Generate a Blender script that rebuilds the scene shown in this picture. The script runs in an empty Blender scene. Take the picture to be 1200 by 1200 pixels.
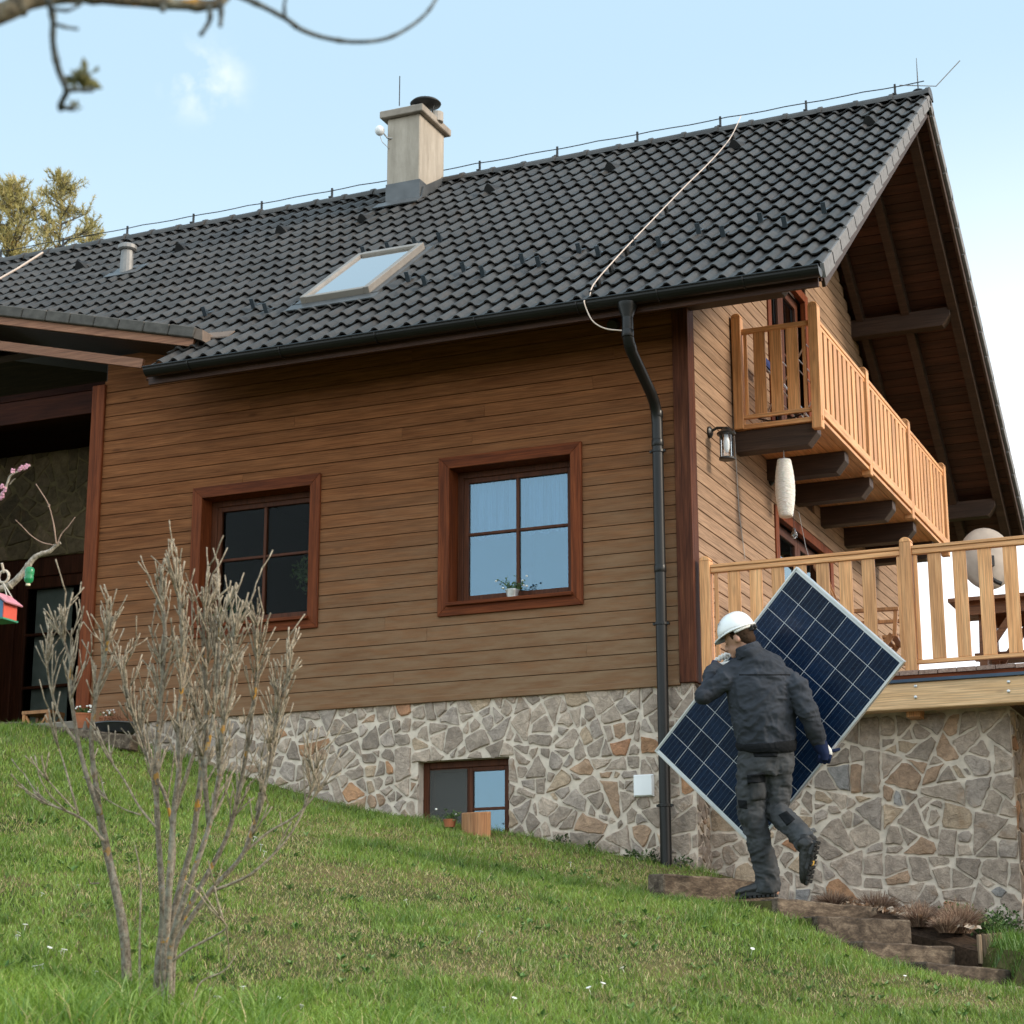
import bpy, bmesh, math, random
import numpy as np
from mathutils import Vector, Matrix, noise
V = Vector
rng = random.Random(7)
SC = bpy.context.scene
COL = SC.collection

# ------------------------------------------------------------ camera
FPX = 2306.0
PITCH, YAW, ROLL = math.radians(14.36), math.radians(-23.41), math.radians(-.08)
CAM = V((4.71326763, -14.42811623, 1.6))
FW = V((math.sin(YAW)*math.cos(PITCH), math.cos(YAW)*math.cos(PITCH), math.sin(PITCH)))
_r0 = V((math.cos(YAW), -math.sin(YAW), 0)); _u0 = _r0.cross(FW)
RT = _r0*math.cos(ROLL) + _u0*math.sin(ROLL)
UP = -_r0*math.sin(ROLL) + _u0*math.cos(ROLL)
RH = V((math.cos(YAW), -math.sin(YAW), 0)); FH = V((math.sin(YAW), math.cos(YAW), 0))
ZU = V((0, 0, 1))

def ray(x, y): return (FW*FPX + RT*(x-600) - UP*(y-600))/FPX
def dep(x, y, d): return CAM + ray(x, y)*d                  # photograph measurement -> point at a depth
def at(x, y, ax, v):                                        # photograph measurement -> point on a plane
    d = ray(x, y); return CAM + d*((v-CAM[ax])/d[ax])

cd = bpy.data.cameras.new('camera'); cam = bpy.data.objects.new('camera', cd); COL.objects.link(cam)
M = Matrix((RT, UP, -FW)).transposed().to_4x4(); M.translation = CAM
cam.matrix_world = M
cd.sensor_width = 36; cd.sensor_fit = 'HORIZONTAL'; cd.lens = 36*FPX/1200
cd.clip_end = 3000; cd.clip_start = .1
cd.dof.use_dof = True; cd.dof.focus_distance = 14.2; cd.dof.aperture_fstop = (cd.lens/1000)/.012
SC.camera = cam
SC.render.resolution_x = SC.render.resolution_y = 1024

# ------------------------------------------------------------ light
SUN_DIR = V((1, .12, .50)).normalized()
w = bpy.data.worlds.new('World'); SC.world = w; w.use_nodes = True
nt = w.node_tree; nt.nodes.clear()
def nn(nt, t, **k):
    n = nt.nodes.new(t)
    for a, b in k.items():
        if a.startswith('i_'):
            n.inputs[a[2:].replace('_', ' ')].default_value = b
        else: setattr(n, a, b)
    return n
def lk(nt, a, b): nt.links.new(a, b)
sky = nn(nt, 'ShaderNodeTexSky', sky_type='NISHITA', sun_disc=False)
sky.sun_elevation = math.asin(SUN_DIR.z)
sky.sun_rotation = math.atan2(SUN_DIR.x, SUN_DIR.y)
sky.altitude = 300; sky.air_density = 1.0; sky.dust_density = 1.6; sky.ozone_density = 1.0
tc = nn(nt, 'ShaderNodeTexCoord')
sp = nn(nt, 'ShaderNodeSeparateXYZ'); lk(nt, tc.outputs['Generated'], sp.inputs[0])
# thin high haze: whitens the sky all round, most near the horizon
hz = nn(nt, 'ShaderNodeMapRange', interpolation_type='SMOOTHSTEP')
hz.inputs['From Min'].default_value = .17; hz.inputs['From Max'].default_value = .47
hz.inputs['To Min'].default_value = 1; hz.inputs['To Max'].default_value = .0
lk(nt, sp.outputs['Z'], hz.inputs['Value'])
hx = nn(nt, 'ShaderNodeMapRange', interpolation_type='SMOOTHSTEP')
hx.inputs['From Min'].default_value = -.42; hx.inputs['From Max'].default_value = -.1
hx.inputs['To Min'].default_value = .25; hx.inputs['To Max'].default_value = 1.0
lk(nt, sp.outputs['X'], hx.inputs['Value'])
hm = nn(nt, 'ShaderNodeMath', operation='MULTIPLY'); lk(nt, hz.outputs[0], hm.inputs[0])
hy = nn(nt, 'ShaderNodeMapRange', interpolation_type='SMOOTHSTEP')        # the haze bank lies beyond the house only
hy.inputs['From Min'].default_value = .1; hy.inputs['From Max'].default_value = .7; lk(nt, sp.outputs['Y'], hy.inputs['Value'])
hq = nn(nt, 'ShaderNodeMath', operation='MULTIPLY'); lk(nt, hx.outputs[0], hq.inputs[0]); lk(nt, hy.outputs[0], hq.inputs[1]); lk(nt, hq.outputs[0], hm.inputs[1])
SKYK = 7.6
m1 = nn(nt, 'ShaderNodeMix', data_type='RGBA', blend_type='MIX')
m1.inputs[0].default_value = .62
lk(nt, sky.outputs[0], m1.inputs[6]); m1.inputs[7].default_value = (.57*SKYK, .82*SKYK, .94*SKYK, 1)
m2 = nn(nt, 'ShaderNodeMix', data_type='RGBA', blend_type='MIX')
lk(nt, hm.outputs[0], m2.inputs[0]); lk(nt, m1.outputs[2], m2.inputs[6]); m2.inputs[7].default_value = (1.15*SKYK, 1.2*SKYK, 1.22*SKYK, 1)
# one faint wisp of cloud
wd = dep(240, 95, 1) - CAM; wd.normalize()
dot = nn(nt, 'ShaderNodeVectorMath', operation='DISTANCE'); lk(nt, tc.outputs['Generated'], dot.inputs[0]); dot.inputs[1].default_value = wd
wf = nn(nt, 'ShaderNodeMapRange', interpolation_type='SMOOTHSTEP')
wf.inputs['From Min'].default_value = .004; wf.inputs['From Max'].default_value = .028; wf.inputs['To Min'].default_value = 1; wf.inputs['To Max'].default_value = 0
lk(nt, dot.outputs['Value'], wf.inputs['Value'])
wn = nn(nt, 'ShaderNodeTexNoise'); wn.inputs['Scale'].default_value = 45; wn.inputs['Detail'].default_value = 6
lk(nt, tc.outputs['Generated'], wn.inputs['Vector'])
wr = nn(nt, 'ShaderNodeMapRange'); wr.inputs['From Min'].default_value = .47; wr.inputs['From Max'].default_value = 1.0; lk(nt, wn.outputs['Fac'], wr.inputs['Value'])
wm = nn(nt, 'ShaderNodeMath', operation='MULTIPLY'); lk(nt, wf.outputs[0], wm.inputs[0]); lk(nt, wr.outputs[0], wm.inputs[1])
m3 = nn(nt, 'ShaderNodeMix', data_type='RGBA', blend_type='MIX')
lk(nt, wm.outputs[0], m3.inputs[0]); lk(nt, m2.outputs[2], m3.inputs[6]); m3.inputs[7].default_value = (1.15*SKYK, 1.12*SKYK, 1.08*SKYK, 1)
bg = nn(nt, 'ShaderNodeBackground'); bg.inputs['Strength'].default_value = .115
# sky behind the camera is raised brighter and warmer, added fill for the facade
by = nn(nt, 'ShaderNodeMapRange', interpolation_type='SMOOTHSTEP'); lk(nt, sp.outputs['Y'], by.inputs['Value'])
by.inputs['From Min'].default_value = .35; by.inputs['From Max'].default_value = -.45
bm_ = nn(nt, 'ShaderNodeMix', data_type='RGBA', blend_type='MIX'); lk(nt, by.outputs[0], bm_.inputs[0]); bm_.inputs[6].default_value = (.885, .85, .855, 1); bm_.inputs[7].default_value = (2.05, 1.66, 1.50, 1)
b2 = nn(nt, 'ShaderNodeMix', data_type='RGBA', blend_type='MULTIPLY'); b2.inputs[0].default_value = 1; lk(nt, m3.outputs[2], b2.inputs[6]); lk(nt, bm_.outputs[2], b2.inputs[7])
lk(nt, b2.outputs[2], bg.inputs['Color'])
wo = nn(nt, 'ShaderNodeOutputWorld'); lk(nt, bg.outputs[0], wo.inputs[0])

sd = bpy.data.lights.new('sun', 'SUN'); sun = bpy.data.objects.new('sun', sd); COL.objects.link(sun)
sd.energy = 1.7; sd.angle = math.radians(14); sd.color = (1, .87, .70)
sun.rotation_euler = SUN_DIR.to_track_quat('Z', 'Y').to_euler()
SC.view_settings.view_transform = 'Standard'; SC.view_settings.look = 'None'
SC.view_settings.exposure = 0.90; SC.view_settings.gamma = 1

# ------------------------------------------------------------ mesh helpers
class MB:
    def __init__(s): s.v = []; s.f = []; s.c = []
    def add(s, vs, fs, col=None):
        o = len(s.v); s.v += [tuple(p) for p in vs]
        s.f += [tuple(i+o for i in q) for q in fs]
        if col is None: col = (rng.random(), rng.random(), rng.random())
        s.c += [col]*len(vs); return s
    def box(s, a, b, col=None):
        x0, y0, z0 = [min(a[i], b[i]) for i in range(3)]; x1, y1, z1 = [max(a[i], b[i]) for i in range(3)]
        return s.add([(x0,y0,z0),(x1,y0,z0),(x1,y1,z0),(x0,y1,z0),(x0,y0,z1),(x1,y0,z1),(x1,y1,z1),(x0,y1,z1)],
              [(0,3,2,1),(4,5,6,7),(0,1,5,4),(1,2,6,5),(2,3,7,6),(3,0,4,7)], col)
    def obox(s, c, ax, ay, az, col=None):                   # centre and three half-axis vectors
        c, ax, ay, az = V(c), V(ax), V(ay), V(az)
        vs = [c+ax*i+ay*j+az*k for k in (-1,1) for i, j in ((-1,-1),(1,-1),(1,1),(-1,1))]
        return s.add(vs, [(0,3,2,1),(4,5,6,7),(0,1,5,4),(1,2,6,5),(2,3,7,6),(3,0,4,7)], col)
    def bar(s, p, q, wd, ht, up=ZU, col=None):              # bar from p to q
        p, q = V(p), V(q); d = (q-p); L = d.length; d.normalize(); sd_ = d.cross(V(up))
        if sd_.length < 1e-4: sd_ = d.cross(V((1,0,0)))
        sd_.normalize(); u = sd_.cross(d).normalized()
        return s.obox((p+q)/2, sd_*wd/2, d*L/2, u*ht/2, col)
    def tube(s, pts, rad, n=8, caps=True, col=None):
        pts = [V(p) for p in pts]; m = len(pts)
        if not hasattr(rad, '__len__'): rad = [rad]*m
        t0 = (pts[1]-pts[0]).normalized(); a = t0.orthogonal().normalized(); vs = []
        for i in range(m):
            t = (pts[min(i+1, m-1)]-pts[max(i-1, 0)])
            t = t.normalized() if t.length > 1e-9 else t0
            a = (a - t*a.dot(t)); a = a.normalized() if a.length > 1e-6 else t.orthogonal().normalized()
            b = t.cross(a)
            for k in range(n):
                an = 2*math.pi*k/n; vs.append(pts[i]+(a*math.cos(an)+b*math.sin(an))*rad[i])
        fs = [(i*n+k, i*n+(k+1)%n, (i+1)*n+(k+1)%n, (i+1)*n+k) for i in range(m-1) for k in range(n)]
        if caps: fs += [tuple(range(n))[::-1], tuple((m-1)*n+k for k in range(n))]
        return s.add(vs, fs, col)
    def lathe(s, c, prof, n=20, ax=ZU, col=None, sx=1, sy=1):    # prof: (radius, height) list
        c = V(c); ax = V(ax).normalized(); a = ax.orthogonal().normalized(); b = ax.cross(a); vs = []
        for r, h in prof:
            for k in range(n):
                an = 2*math.pi*k/n; vs.append(c+ax*h+a*(r*math.cos(an)*sx)+b*(r*math.sin(an)*sy))
        m = len(prof)
        fs = [(i*n+k, i*n+(k+1)%n, (i+1)*n+(k+1)%n, (i+1)*n+k) for i in range(m-1) for k in range(n)]
        fs += [tuple(range(n))[::-1], tuple((m-1)*n+k for k in range(n))]
        return s.add(vs, fs, col)
    def ell(s, c, ax, ay, az, n=14, m=9, col=None):
        c, ax, ay, az = V(c), V(ax), V(ay), V(az); vs = []; 
        for i in range(1, m):
            th = math.pi*i/m
            for k in range(n):
                ph = 2*math.pi*k/n
                vs.append(c+ax*(math.sin(th)*math.cos(ph))+ay*(math.sin(th)*math.sin(ph))+az*math.cos(th))
        vs += [c+az, c-az]; T = len(vs)-2; B = T+1
        fs = [(i*n+k, (i+1)*n+k, (i+1)*n+(k+1)%n, i*n+(k+1)%n) for i in range(m-2) for k in range(n)]
        fs += [(T, k, (k+1)%n) for k in range(n)] + [(B, (m-2)*n+(k+1)%n, (m-2)*n+k) for k in range(n)]
        return s.add(vs, fs, col)
    def rings(s, rs, side, n=14, col=None):                  # rs: (centre, ra along side, rb across)
        side = V(side); P = [V(q[0]) for q in rs]; m = len(P); vs = []
        for i in range(m):
            t = (P[min(i+1, m-1)]-P[max(i-1, 0)]).normalized()
            a = (side - t*side.dot(t)).normalized(); b = t.cross(a)
            for k in range(n):
                an = 2*math.pi*k/n; vs.append(P[i]+a*(math.cos(an)*rs[i][1])+b*(math.sin(an)*rs[i][2]))
        fs = [(i*n+k, i*n+(k+1)%n, (i+1)*n+(k+1)%n, (i+1)*n+k) for i in range(m-1) for k in range(n)]
        fs += [tuple(range(n))[::-1], tuple((m-1)*n+k for k in range(n))]
        return s.add(vs, fs, col)
    def build(s, name, mat, parent=None, smooth=False, bevel=0, loc=None):
        me = bpy.data.meshes.new(name)
        vs = s.v
        if loc is not None: vs = [tuple(V(p)-V(loc)) for p in vs]
        me.from_pydata(vs, [], s.f); me.update()
        ca = me.color_attributes.new('tint', 'FLOAT_COLOR', 'POINT')
        ca.data.foreach_set('color', np.array([(c[0], c[1], c[2], 1) for c in s.c], dtype=np.float32).ravel())
        if mat: me.materials.append(mat)
        o = bpy.data.objects.new(name, me); COL.objects.link(o)
        bm = bmesh.new(); bm.from_mesh(me); bmesh.ops.recalc_face_normals(bm, faces=bm.faces); bm.to_mesh(me); bm.free()
        if smooth: me.polygons.foreach_set('use_smooth', [True]*len(me.polygons))
        if loc is not None: o.location = loc
        if parent: o.parent = parent
        if bevel:
            b = o.modifiers.new('bevel', 'BEVEL'); b.width = bevel; b.segments = 1; b.limit_method = 'ANGLE'
        return o
def tag(o, label=None, cat=None, group=None, kind=None):
    if label: o['label'] = label
    if cat: o['category'] = cat
    if group: o['group'] = group
    if kind: o['kind'] = kind
    return o
def thing(name, label, cat, loc=(0,0,0), group=None):
    o = bpy.data.objects.new(name, None); COL.objects.link(o); o.location = loc; o.empty_display_size = .1
    return tag(o, label, cat, group)
def par(parent, o):
    """parent keeping world position: our part meshes are built in world coordinates"""
    o.parent = parent; o.matrix_parent_inverse = Matrix.Translation(parent.location).inverted(); return o
def P(mb, name, mat, parent, smooth=False, bevel=0, label=None):
    o = mb.build(name, mat, None, smooth, bevel)
    if isinstance(parent, bpy.types.Object):
        root = parent
        off = V((0,0,0)); q = root
        off = q.location.copy()
        if q.parent: off = V((0,0,0)) if q.type == 'MESH' else off
        o.parent = root
        o.matrix_parent_inverse = Matrix.Translation(off).inverted() if root.type == 'EMPTY' else Matrix.Identity(4)
    if label: o['label'] = label
    return o
def single(mb, name, mat, label, cat, group=None, smooth=False, bevel=0, loc=None, kind=None):
    return tag(mb.build(name, mat, None, smooth, bevel, loc), label, cat, group, kind)

def smoothpath(P_, n=5):
    out = []
    for i in range(len(P_)-1):
        p0, p1, p2, p3 = P_[max(i-1, 0)], P_[i], P_[i+1], P_[min(i+2, len(P_)-1)]
        for k_ in range(n):
            t = k_/n; out.append(.5*((2*p1)+(p2-p0)*t+(2*p0-5*p1+4*p2-p3)*t*t+(3*p1-p0-3*p2+p3)*t**3))
    return out+[P_[-1]]
# ------------------------------------------------------------ material helpers
def mat(name):
    m = bpy.data.materials.new(name); m.use_nodes = True; n = m.node_tree; b = n.nodes['Principled BSDF']; return m, n, b
def ramp(n, src, stops, interp='LINEAR'):
    r = nn(n, 'ShaderNodeValToRGB'); r.color_ramp.interpolation = interp
    e = r.color_ramp.elements
    while len(e) < len(stops): e.new(.5)
    for i, (p, c) in enumerate(stops): e[i].position = p; e[i].color = (*c, 1) if len(c) == 3 else c
    lk(n, src, r.inputs[0]); return r.outputs[0]
def mixc(n, fac, a, b, blend='MIX'):
    m = nn(n, 'ShaderNodeMix', data_type='RGBA', blend_type=blend)
    for i, s in ((0, fac), (6, a), (7, b)):
        if hasattr(s, 'links') or isinstance(s, bpy.types.NodeSocket): lk(n, s, m.inputs[i])
        elif i == 0: m.inputs[0].default_value = s
        else: m.inputs[i].default_value = (*s, 1)
    return m.outputs[2]
def math_(n, op, a, b=None):
    m = nn(n, 'ShaderNodeMath', operation=op)
    for i, s in enumerate((a, b)):
        if s is None: continue
        if isinstance(s, bpy.types.NodeSocket): lk(n, s, m.inputs[i])
        else: m.inputs[i].default_value = s
    return m.outputs[0]
def rng_(n, src, a, b, c=0, d=1):
    m = nn(n, 'ShaderNodeMapRange', interpolation_type='SMOOTHSTEP'); lk(n, src, m.inputs['Value'])
    for k, v in (('From Min', a), ('From Max', b), ('To Min', c), ('To Max', d)): m.inputs[k].default_value = v
    return m.outputs[0]
def coords(n, scale=(1,1,1), off=True, osc=9.0):
    t = nn(n, 'ShaderNodeTexCoord'); src = t.outputs['Object']
    if off:
        a = nn(n, 'ShaderNodeAttribute', attribute_name='tint')
        s = nn(n, 'ShaderNodeVectorMath', operation='MULTIPLY'); lk(n, a.outputs['Color'], s.inputs[0]); s.inputs[1].default_value = (osc, osc*1.3, osc*.7)
        d = nn(n, 'ShaderNodeVectorMath', operation='ADD'); lk(n, src, d.inputs[0]); lk(n, s.outputs[0], d.inputs[1]); src = d.outputs[0]
    mp = nn(n, 'ShaderNodeMapping'); mp.inputs['Scale'].default_value = scale; lk(n, src, mp.inputs[0]); return mp.outputs[0]
def noise_(n, vec, scale=5, detail=4, rough=.55, dist=0):
    t = nn(n, 'ShaderNodeTexNoise'); t.inputs['Scale'].default_value = scale; t.inputs['Detail'].default_value = detail
    t.inputs['Roughness'].default_value = rough; t.inputs['Distortion'].default_value = dist
    lk(n, vec, t.inputs['Vector']); return t.outputs['Fac']
def bump(n, b, h, strength=.3, dist=.01):
    u = nn(n, 'ShaderNodeBump'); u.inputs['Strength'].default_value = strength; u.inputs['Distance'].default_value = dist
    lk(n, h, u.inputs['Height']); lk(n, u.outputs[0], b.inputs['Normal'])
def tintv(n, ch=1):
    a = nn(n, 'ShaderNodeAttribute', attribute_name='tint'); s = nn(n, 'ShaderNodeSeparateColor'); lk(n, a.outputs['Color'], s.inputs[0]); return s.outputs[ch]

def wood(name, dark, mid, light, axis='x', rough=.6, knots=.5, var=.25, weather=None, spec=.35):
    m, n, b = mat(name)
    i = 'xyz'.index(axis)
    sc = [14.]*3; sc[i] = 1.1; g = noise_(n, coords(n, sc), 1.6, 6, .6, .6)
    sf = [110.]*3; sf[i] = 3.; fine = noise_(n, coords(n, sf), 1.0, 3, .6, .2)
    c = ramp(n, g, [(.28, dark), (.5, mid), (.74, light)])
    fv = rng_(n, fine, .32, .68, .70, 1.16)
    cc = nn(n, 'ShaderNodeVectorMath', operation='SCALE'); lk(n, c, cc.inputs[0]); lk(n, fv, cc.inputs['Scale'])
    tv = rng_(n, tintv(n, 1), 0, 1, 1-var, 1+var*.8)
    c2 = nn(n, 'ShaderNodeVectorMath', operation='SCALE'); lk(n, cc.outputs[0], c2.inputs[0]); lk(n, tv, c2.inputs['Scale'])
    out = c2.outputs[0]
    if knots:
        sk = [5.5]*3; sk[i] = 1.7
        v = nn(n, 'ShaderNodeTexVoronoi'); v.inputs['Scale'].default_value = 1.0; lk(n, coords(n, sk), v.inputs['Vector'])
        k = rng_(n, v.outputs['Distance'], .03, .12, knots, 0)
        out = mixc(n, k, out, tuple(x*.3 for x in dark))
    if weather: out = weather(n, out)
    lk(n, out, b.inputs['Base Color']); b.inputs['Roughness'].default_value = rough
    b.inputs['Specular IOR Level'].default_value = spec
    bump(n, b, fine, .4, .004); return m
def plain(name, c, rough=.5, metal=0, noise_amt=.15, nscale=8, spec=.5, bumpk=0, coat=0):
    m, n, b = mat(name); f = noise_(n, coords(n, (1,1,1), False), nscale, 5)
    lo = tuple(x*(1-noise_amt) for x in c); hi = tuple(min(1, x*(1+noise_amt)) for x in c)
    lk(n, ramp(n, f, [(.3, lo), (.7, hi)]), b.inputs['Base Color'])
    b.inputs['Roughness'].default_value = rough; b.inputs['Metallic'].default_value = metal; b.inputs['Specular IOR Level'].default_value = spec
    b.inputs['Coat Weight'].default_value = coat
    if bumpk: bump(n, b, noise_(n, coords(n, (1,1,1), False), nscale*6, 4), bumpk, .004)
    return m
def glass(name, refl=.12, tint=(.9, .95, .95), rough=.01, gt=(1, 1, 1)):
    m = bpy.data.materials.new(name); m.use_nodes = True; n = m.node_tree; n.nodes.clear()
    t = nn(n, 'ShaderNodeBsdfTransparent'); t.inputs[0].default_value = (*tint, 1)
    g = nn(n, 'ShaderNodeBsdfGlossy'); g.inputs['Roughness'].default_value = rough; g.inputs['Color'].default_value = (*gt, 1)
    fr = nn(n, 'ShaderNodeFresnel'); fr.inputs['IOR'].default_value = 1.5
    s = math_(n, 'ADD', math_(n, 'MULTIPLY', fr.outputs[0], 1.0 if refl > 0 else .10), refl); s = math_(n, 'MINIMUM', s, 1.0)
    x = nn(n, 'ShaderNodeMixShader'); lk(n, s, x.inputs[0]); lk(n, t.outputs[0], x.inputs[1]); lk(n, g.outputs[0], x.inputs[2])
    o = nn(n, 'ShaderNodeOutputMaterial'); lk(n, x.outputs[0], o.inputs[0]); return m

def siding_weather(n, col):
    # silvered by the weather low down, still red-brown where the eaves have kept the rain off
    t = nn(n, 'ShaderNodeTexCoord'); s = nn(n, 'ShaderNodeSeparateXYZ'); lk(n, t.outputs['Object'], s.inputs[0])
    z = math_(n, 'ADD', s.outputs['Z'], math_(n, 'MULTIPLY', s.outputs['X'], -.17))
    big = noise_(n, coords(n, (.8, .8, 2.), False), 1.2, 3)
    z = math_(n, 'ADD', z, math_(n, 'MULTIPLY', math_(n, 'SUBTRACT', big, .5), 1.2))
    f = rng_(n, z, 4.3, 7.0, 1.0, 0)
    pat = noise_(n, coords(n, (2.2, 30, 14)), 1.5, 5, .65)
    f = math_(n, 'MULTIPLY', f, rng_(n, pat, .25, .7, .55, 1.0))
    gray = mixc(n, pat, (.158, .090, .048), (.265, .174, .106))
    return mixc(n, f, col, gray)
MAT = {}
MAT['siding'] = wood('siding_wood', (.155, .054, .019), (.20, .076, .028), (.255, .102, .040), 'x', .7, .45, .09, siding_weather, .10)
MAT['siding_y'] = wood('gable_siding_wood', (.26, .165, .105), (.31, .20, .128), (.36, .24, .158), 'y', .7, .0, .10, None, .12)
MAT['trim_x'] = wood('trim_wood_across', (.085, .020, .007), (.14, .034, .010), (.20, .052, .016), 'x', .6, .7, .15, None, .12)
MAT['trim_z'] = wood('trim_wood_upright', (.10, .025, .008), (.16, .040, .013), (.23, .062, .020), 'z', .6, .7, .15, None, .12)
MAT['corner'] = wood('dark_corner_wood', (.045, .014, .008), (.085, .027, .013), (.13, .045, .02), 'z', .6, .7, .15, None, .12)
MAT['frame'] = wood('window_frame_wood', (.06, .020, .010), (.085, .028, .013), (.11, .036, .016), 'z', .5, 0, .08, None, .15)
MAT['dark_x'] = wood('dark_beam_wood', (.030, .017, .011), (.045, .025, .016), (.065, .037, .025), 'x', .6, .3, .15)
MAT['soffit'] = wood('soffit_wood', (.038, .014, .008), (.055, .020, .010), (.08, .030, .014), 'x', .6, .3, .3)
MAT['pine_x'] = wood('pine_across', (.53, .245, .095), (.66, .33, .14), (.74, .41, .19), 'x', .5, .35, .10)
MAT['pine_y'] = wood('pine_lengthwise', (.53, .245, .095), (.66, .33, .14), (.74, .41, .19), 'y', .5, .2, .10)
MAT['pine_z'] = wood('pine_upright', (.53, .24, .09), (.66, .325, .135), (.74, .405, .185), 'z', .5, .3, .16)
MAT['beam'] = wood('new_beam_wood', (.60, .36, .17), (.68, .43, .225), (.74, .50, .28), 'x', .5, .55, .06)
MAT['table'] = wood('garden_table_wood', (.14, .055, .02), (.20, .08, .03), (.26, .11, .045), 'x', .5, .2, .15)
MAT['chair'] = wood('chair_wood', (.30, .13, .045), (.38, .17, .06), (.46, .22, .08), 'z', .5, .1, .15)
MAT['sleeper'] = wood('old_sleeper_wood', (.022, .015, .010), (.085, .062, .044), (.215, .17, .125), 'y', .9, .6, .35)
MAT['sleeper_z'] = wood('old_stake_wood', (.10, .07, .045), (.20, .14, .09), (.32, .23, .15), 'z', .85, .3, .25)
MAT['log'] = wood('cut_log_wood', (.22, .09, .038), (.34, .165, .075), (.46, .25, .13), 'z', .7, .2, .1)
MAT['gutter'] = plain('charcoal_gutter_metal', (.010, .010, .010), .33, 0, .2, 3, .28)
MAT['guard'] = plain('slate_blue_metal', (.045, .06, .075), .4, .2, .1)
MAT['lead'] = plain('flashing_metal', (.10, .105, .11), .45, .4, .25, 5)
MAT['alu'] = plain('brushed_aluminium', (.62, .63, .64), .35, .8, .05, 20)
MAT['chimney'] = None
MAT['white'] = plain('white_plastic', (.80, .81, .82), .4, 0, .03)
MAT['black'] = plain('black_rubber', (.012, .012, .013), .6, 0, .2)
MAT['darkmetal'] = plain('dark_metal', (.02, .019, .018), .4, .3, .2)
MAT['wire'] = plain('galvanised_wire', (.35, .34, .33), .5, .5, .1)
MAT['copper'] = plain('pale_cable', (.62, .50, .42), .5, .1, .15)
MAT['room'] = plain('room_wall', (.010, .009, .008), .9)
MAT['curtain'] = None
MAT['glass_blue'] = glass('coated_window_glass', .10, (.6, .7, .8), .01, (.62, .86, 1))
MAT['glass_dark'] = glass('plain_window_glass', .0, (.75, .78, .76))
MAT['glass_sky'] = glass('skylight_glass', .42, (.6, .65, .7))
MAT['glass_clear'] = glass('clear_glass', .04, (.95, .96, .96))
MAT['terracotta'] = plain('terracotta_clay', (.36, .12, .05), .8, 0, .2, 12)
MAT['tin'] = plain('worn_tin', (.58, .58, .57), .4, .6, .25, 30)

def mk_chimney():
    m, n, b = mat('chimney_render')
    f = noise_(n, coords(n, (1.2, 1.2, .35), False), 4, 6, .7)
    g = noise_(n, coords(n, (9, 9, .8), False), 1.5, 4, .6)
    c = ramp(n, f, [(.3, (.30, .26, .21)), (.55, (.40, .35, .29)), (.75, (.50, .44, .37))])
    c = mixc(n, rng_(n, g, .45, .75, 0, .45), c, (.19, .165, .13))
    lk(n, c, b.inputs['Base Color']); b.inputs['Roughness'].default_value = .9
    bump(n, b, noise_(n, coords(n, (1,1,1), False), 60, 4), .3, .006); return m
MAT['chimney'] = mk_chimney()
def mk_tiles():
    m, n, b = mat('charcoal_roof_tile')
    f = noise_(n, coords(n, (1, 1, 1), True, 5), 9, 6, .7)
    c = ramp(n, f, [(.3, (.034, .032, .030)), (.6, (.054, .051, .049)), (.8, (.078, .074, .070))])
    tv = rng_(n, tintv(n, 1), 0, 1, .82, 1.18)
    s = nn(n, 'ShaderNodeVectorMath', operation='SCALE'); lk(n, c, s.inputs[0]); lk(n, tv, s.inputs['Scale'])
    # lichen specks
    lf = noise_(n, coords(n, (1, 1, 1), False), 26, 3, .6); lg = noise_(n, coords(n, (1, 1, 1), False), 1.1, 3)
    lic = math_(n, 'MULTIPLY', rng_(n, lf, .68, .76, 0, .8), rng_(n, lg, .42, .66, .1, 1))
    c2 = mixc(n, lic, s.outputs[0], (.24, .16, .06))
    bro = noise_(n, coords(n, (1, 1, 1), False), 3.5, 4); c2 = mixc(n, rng_(n, bro, .5, .8, 0, .35), c2, (.085, .058, .04))
    lk(n, c2, b.inputs['Base Color']); b.inputs['Roughness'].default_value = .5; b.inputs['Specular IOR Level'].default_value = .42
    bump(n, b, noise_(n, coords(n, (1,1,1), False), 140, 3), .2, .003); return m
MAT['tiles'] = mk_tiles()
def mk_stone():
    m, n, b = mat('crazy_paving_stone')
    a = nn(n, 'ShaderNodeAttribute', attribute_name='tint')
    f = noise_(n, coords(n, (1, 1, 1), False), 14, 7, .7, .5); g = noise_(n, coords(n, (1, 1, 1), False), 55, 5, .7)
    k = rng_(n, f, .3, .7, .70, 1.32); s = nn(n, 'ShaderNodeVectorMath', operation='SCALE'); lk(n, a.outputs['Color'], s.inputs[0]); lk(n, k, s.inputs['Scale'])
    c = mixc(n, rng_(n, noise_(n, coords(n, (1, 1, 1), False), 5, 5), .58, .74, 0, .5), s.outputs[0], (.27, .15, .07))
    c = mixc(n, rng_(n, g, .55, .8, 0, .35), c, (.09, .08, .07))
    lk(n, c, b.inputs['Base Color']); b.inputs['Roughness'].default_value = .85
    h = math_(n, 'ADD', f, math_(n, 'MULTIPLY', g, .5)); bump(n, b, h, 1.0, .022); return m
MAT['stone'] = mk_stone()
MAT['mortar'] = plain('pale_mortar', (.62, .53, .44), .95, 0, .18, 14, .2, .5)

def scale_c(c, k): return tuple(x*k for x in c)

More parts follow.
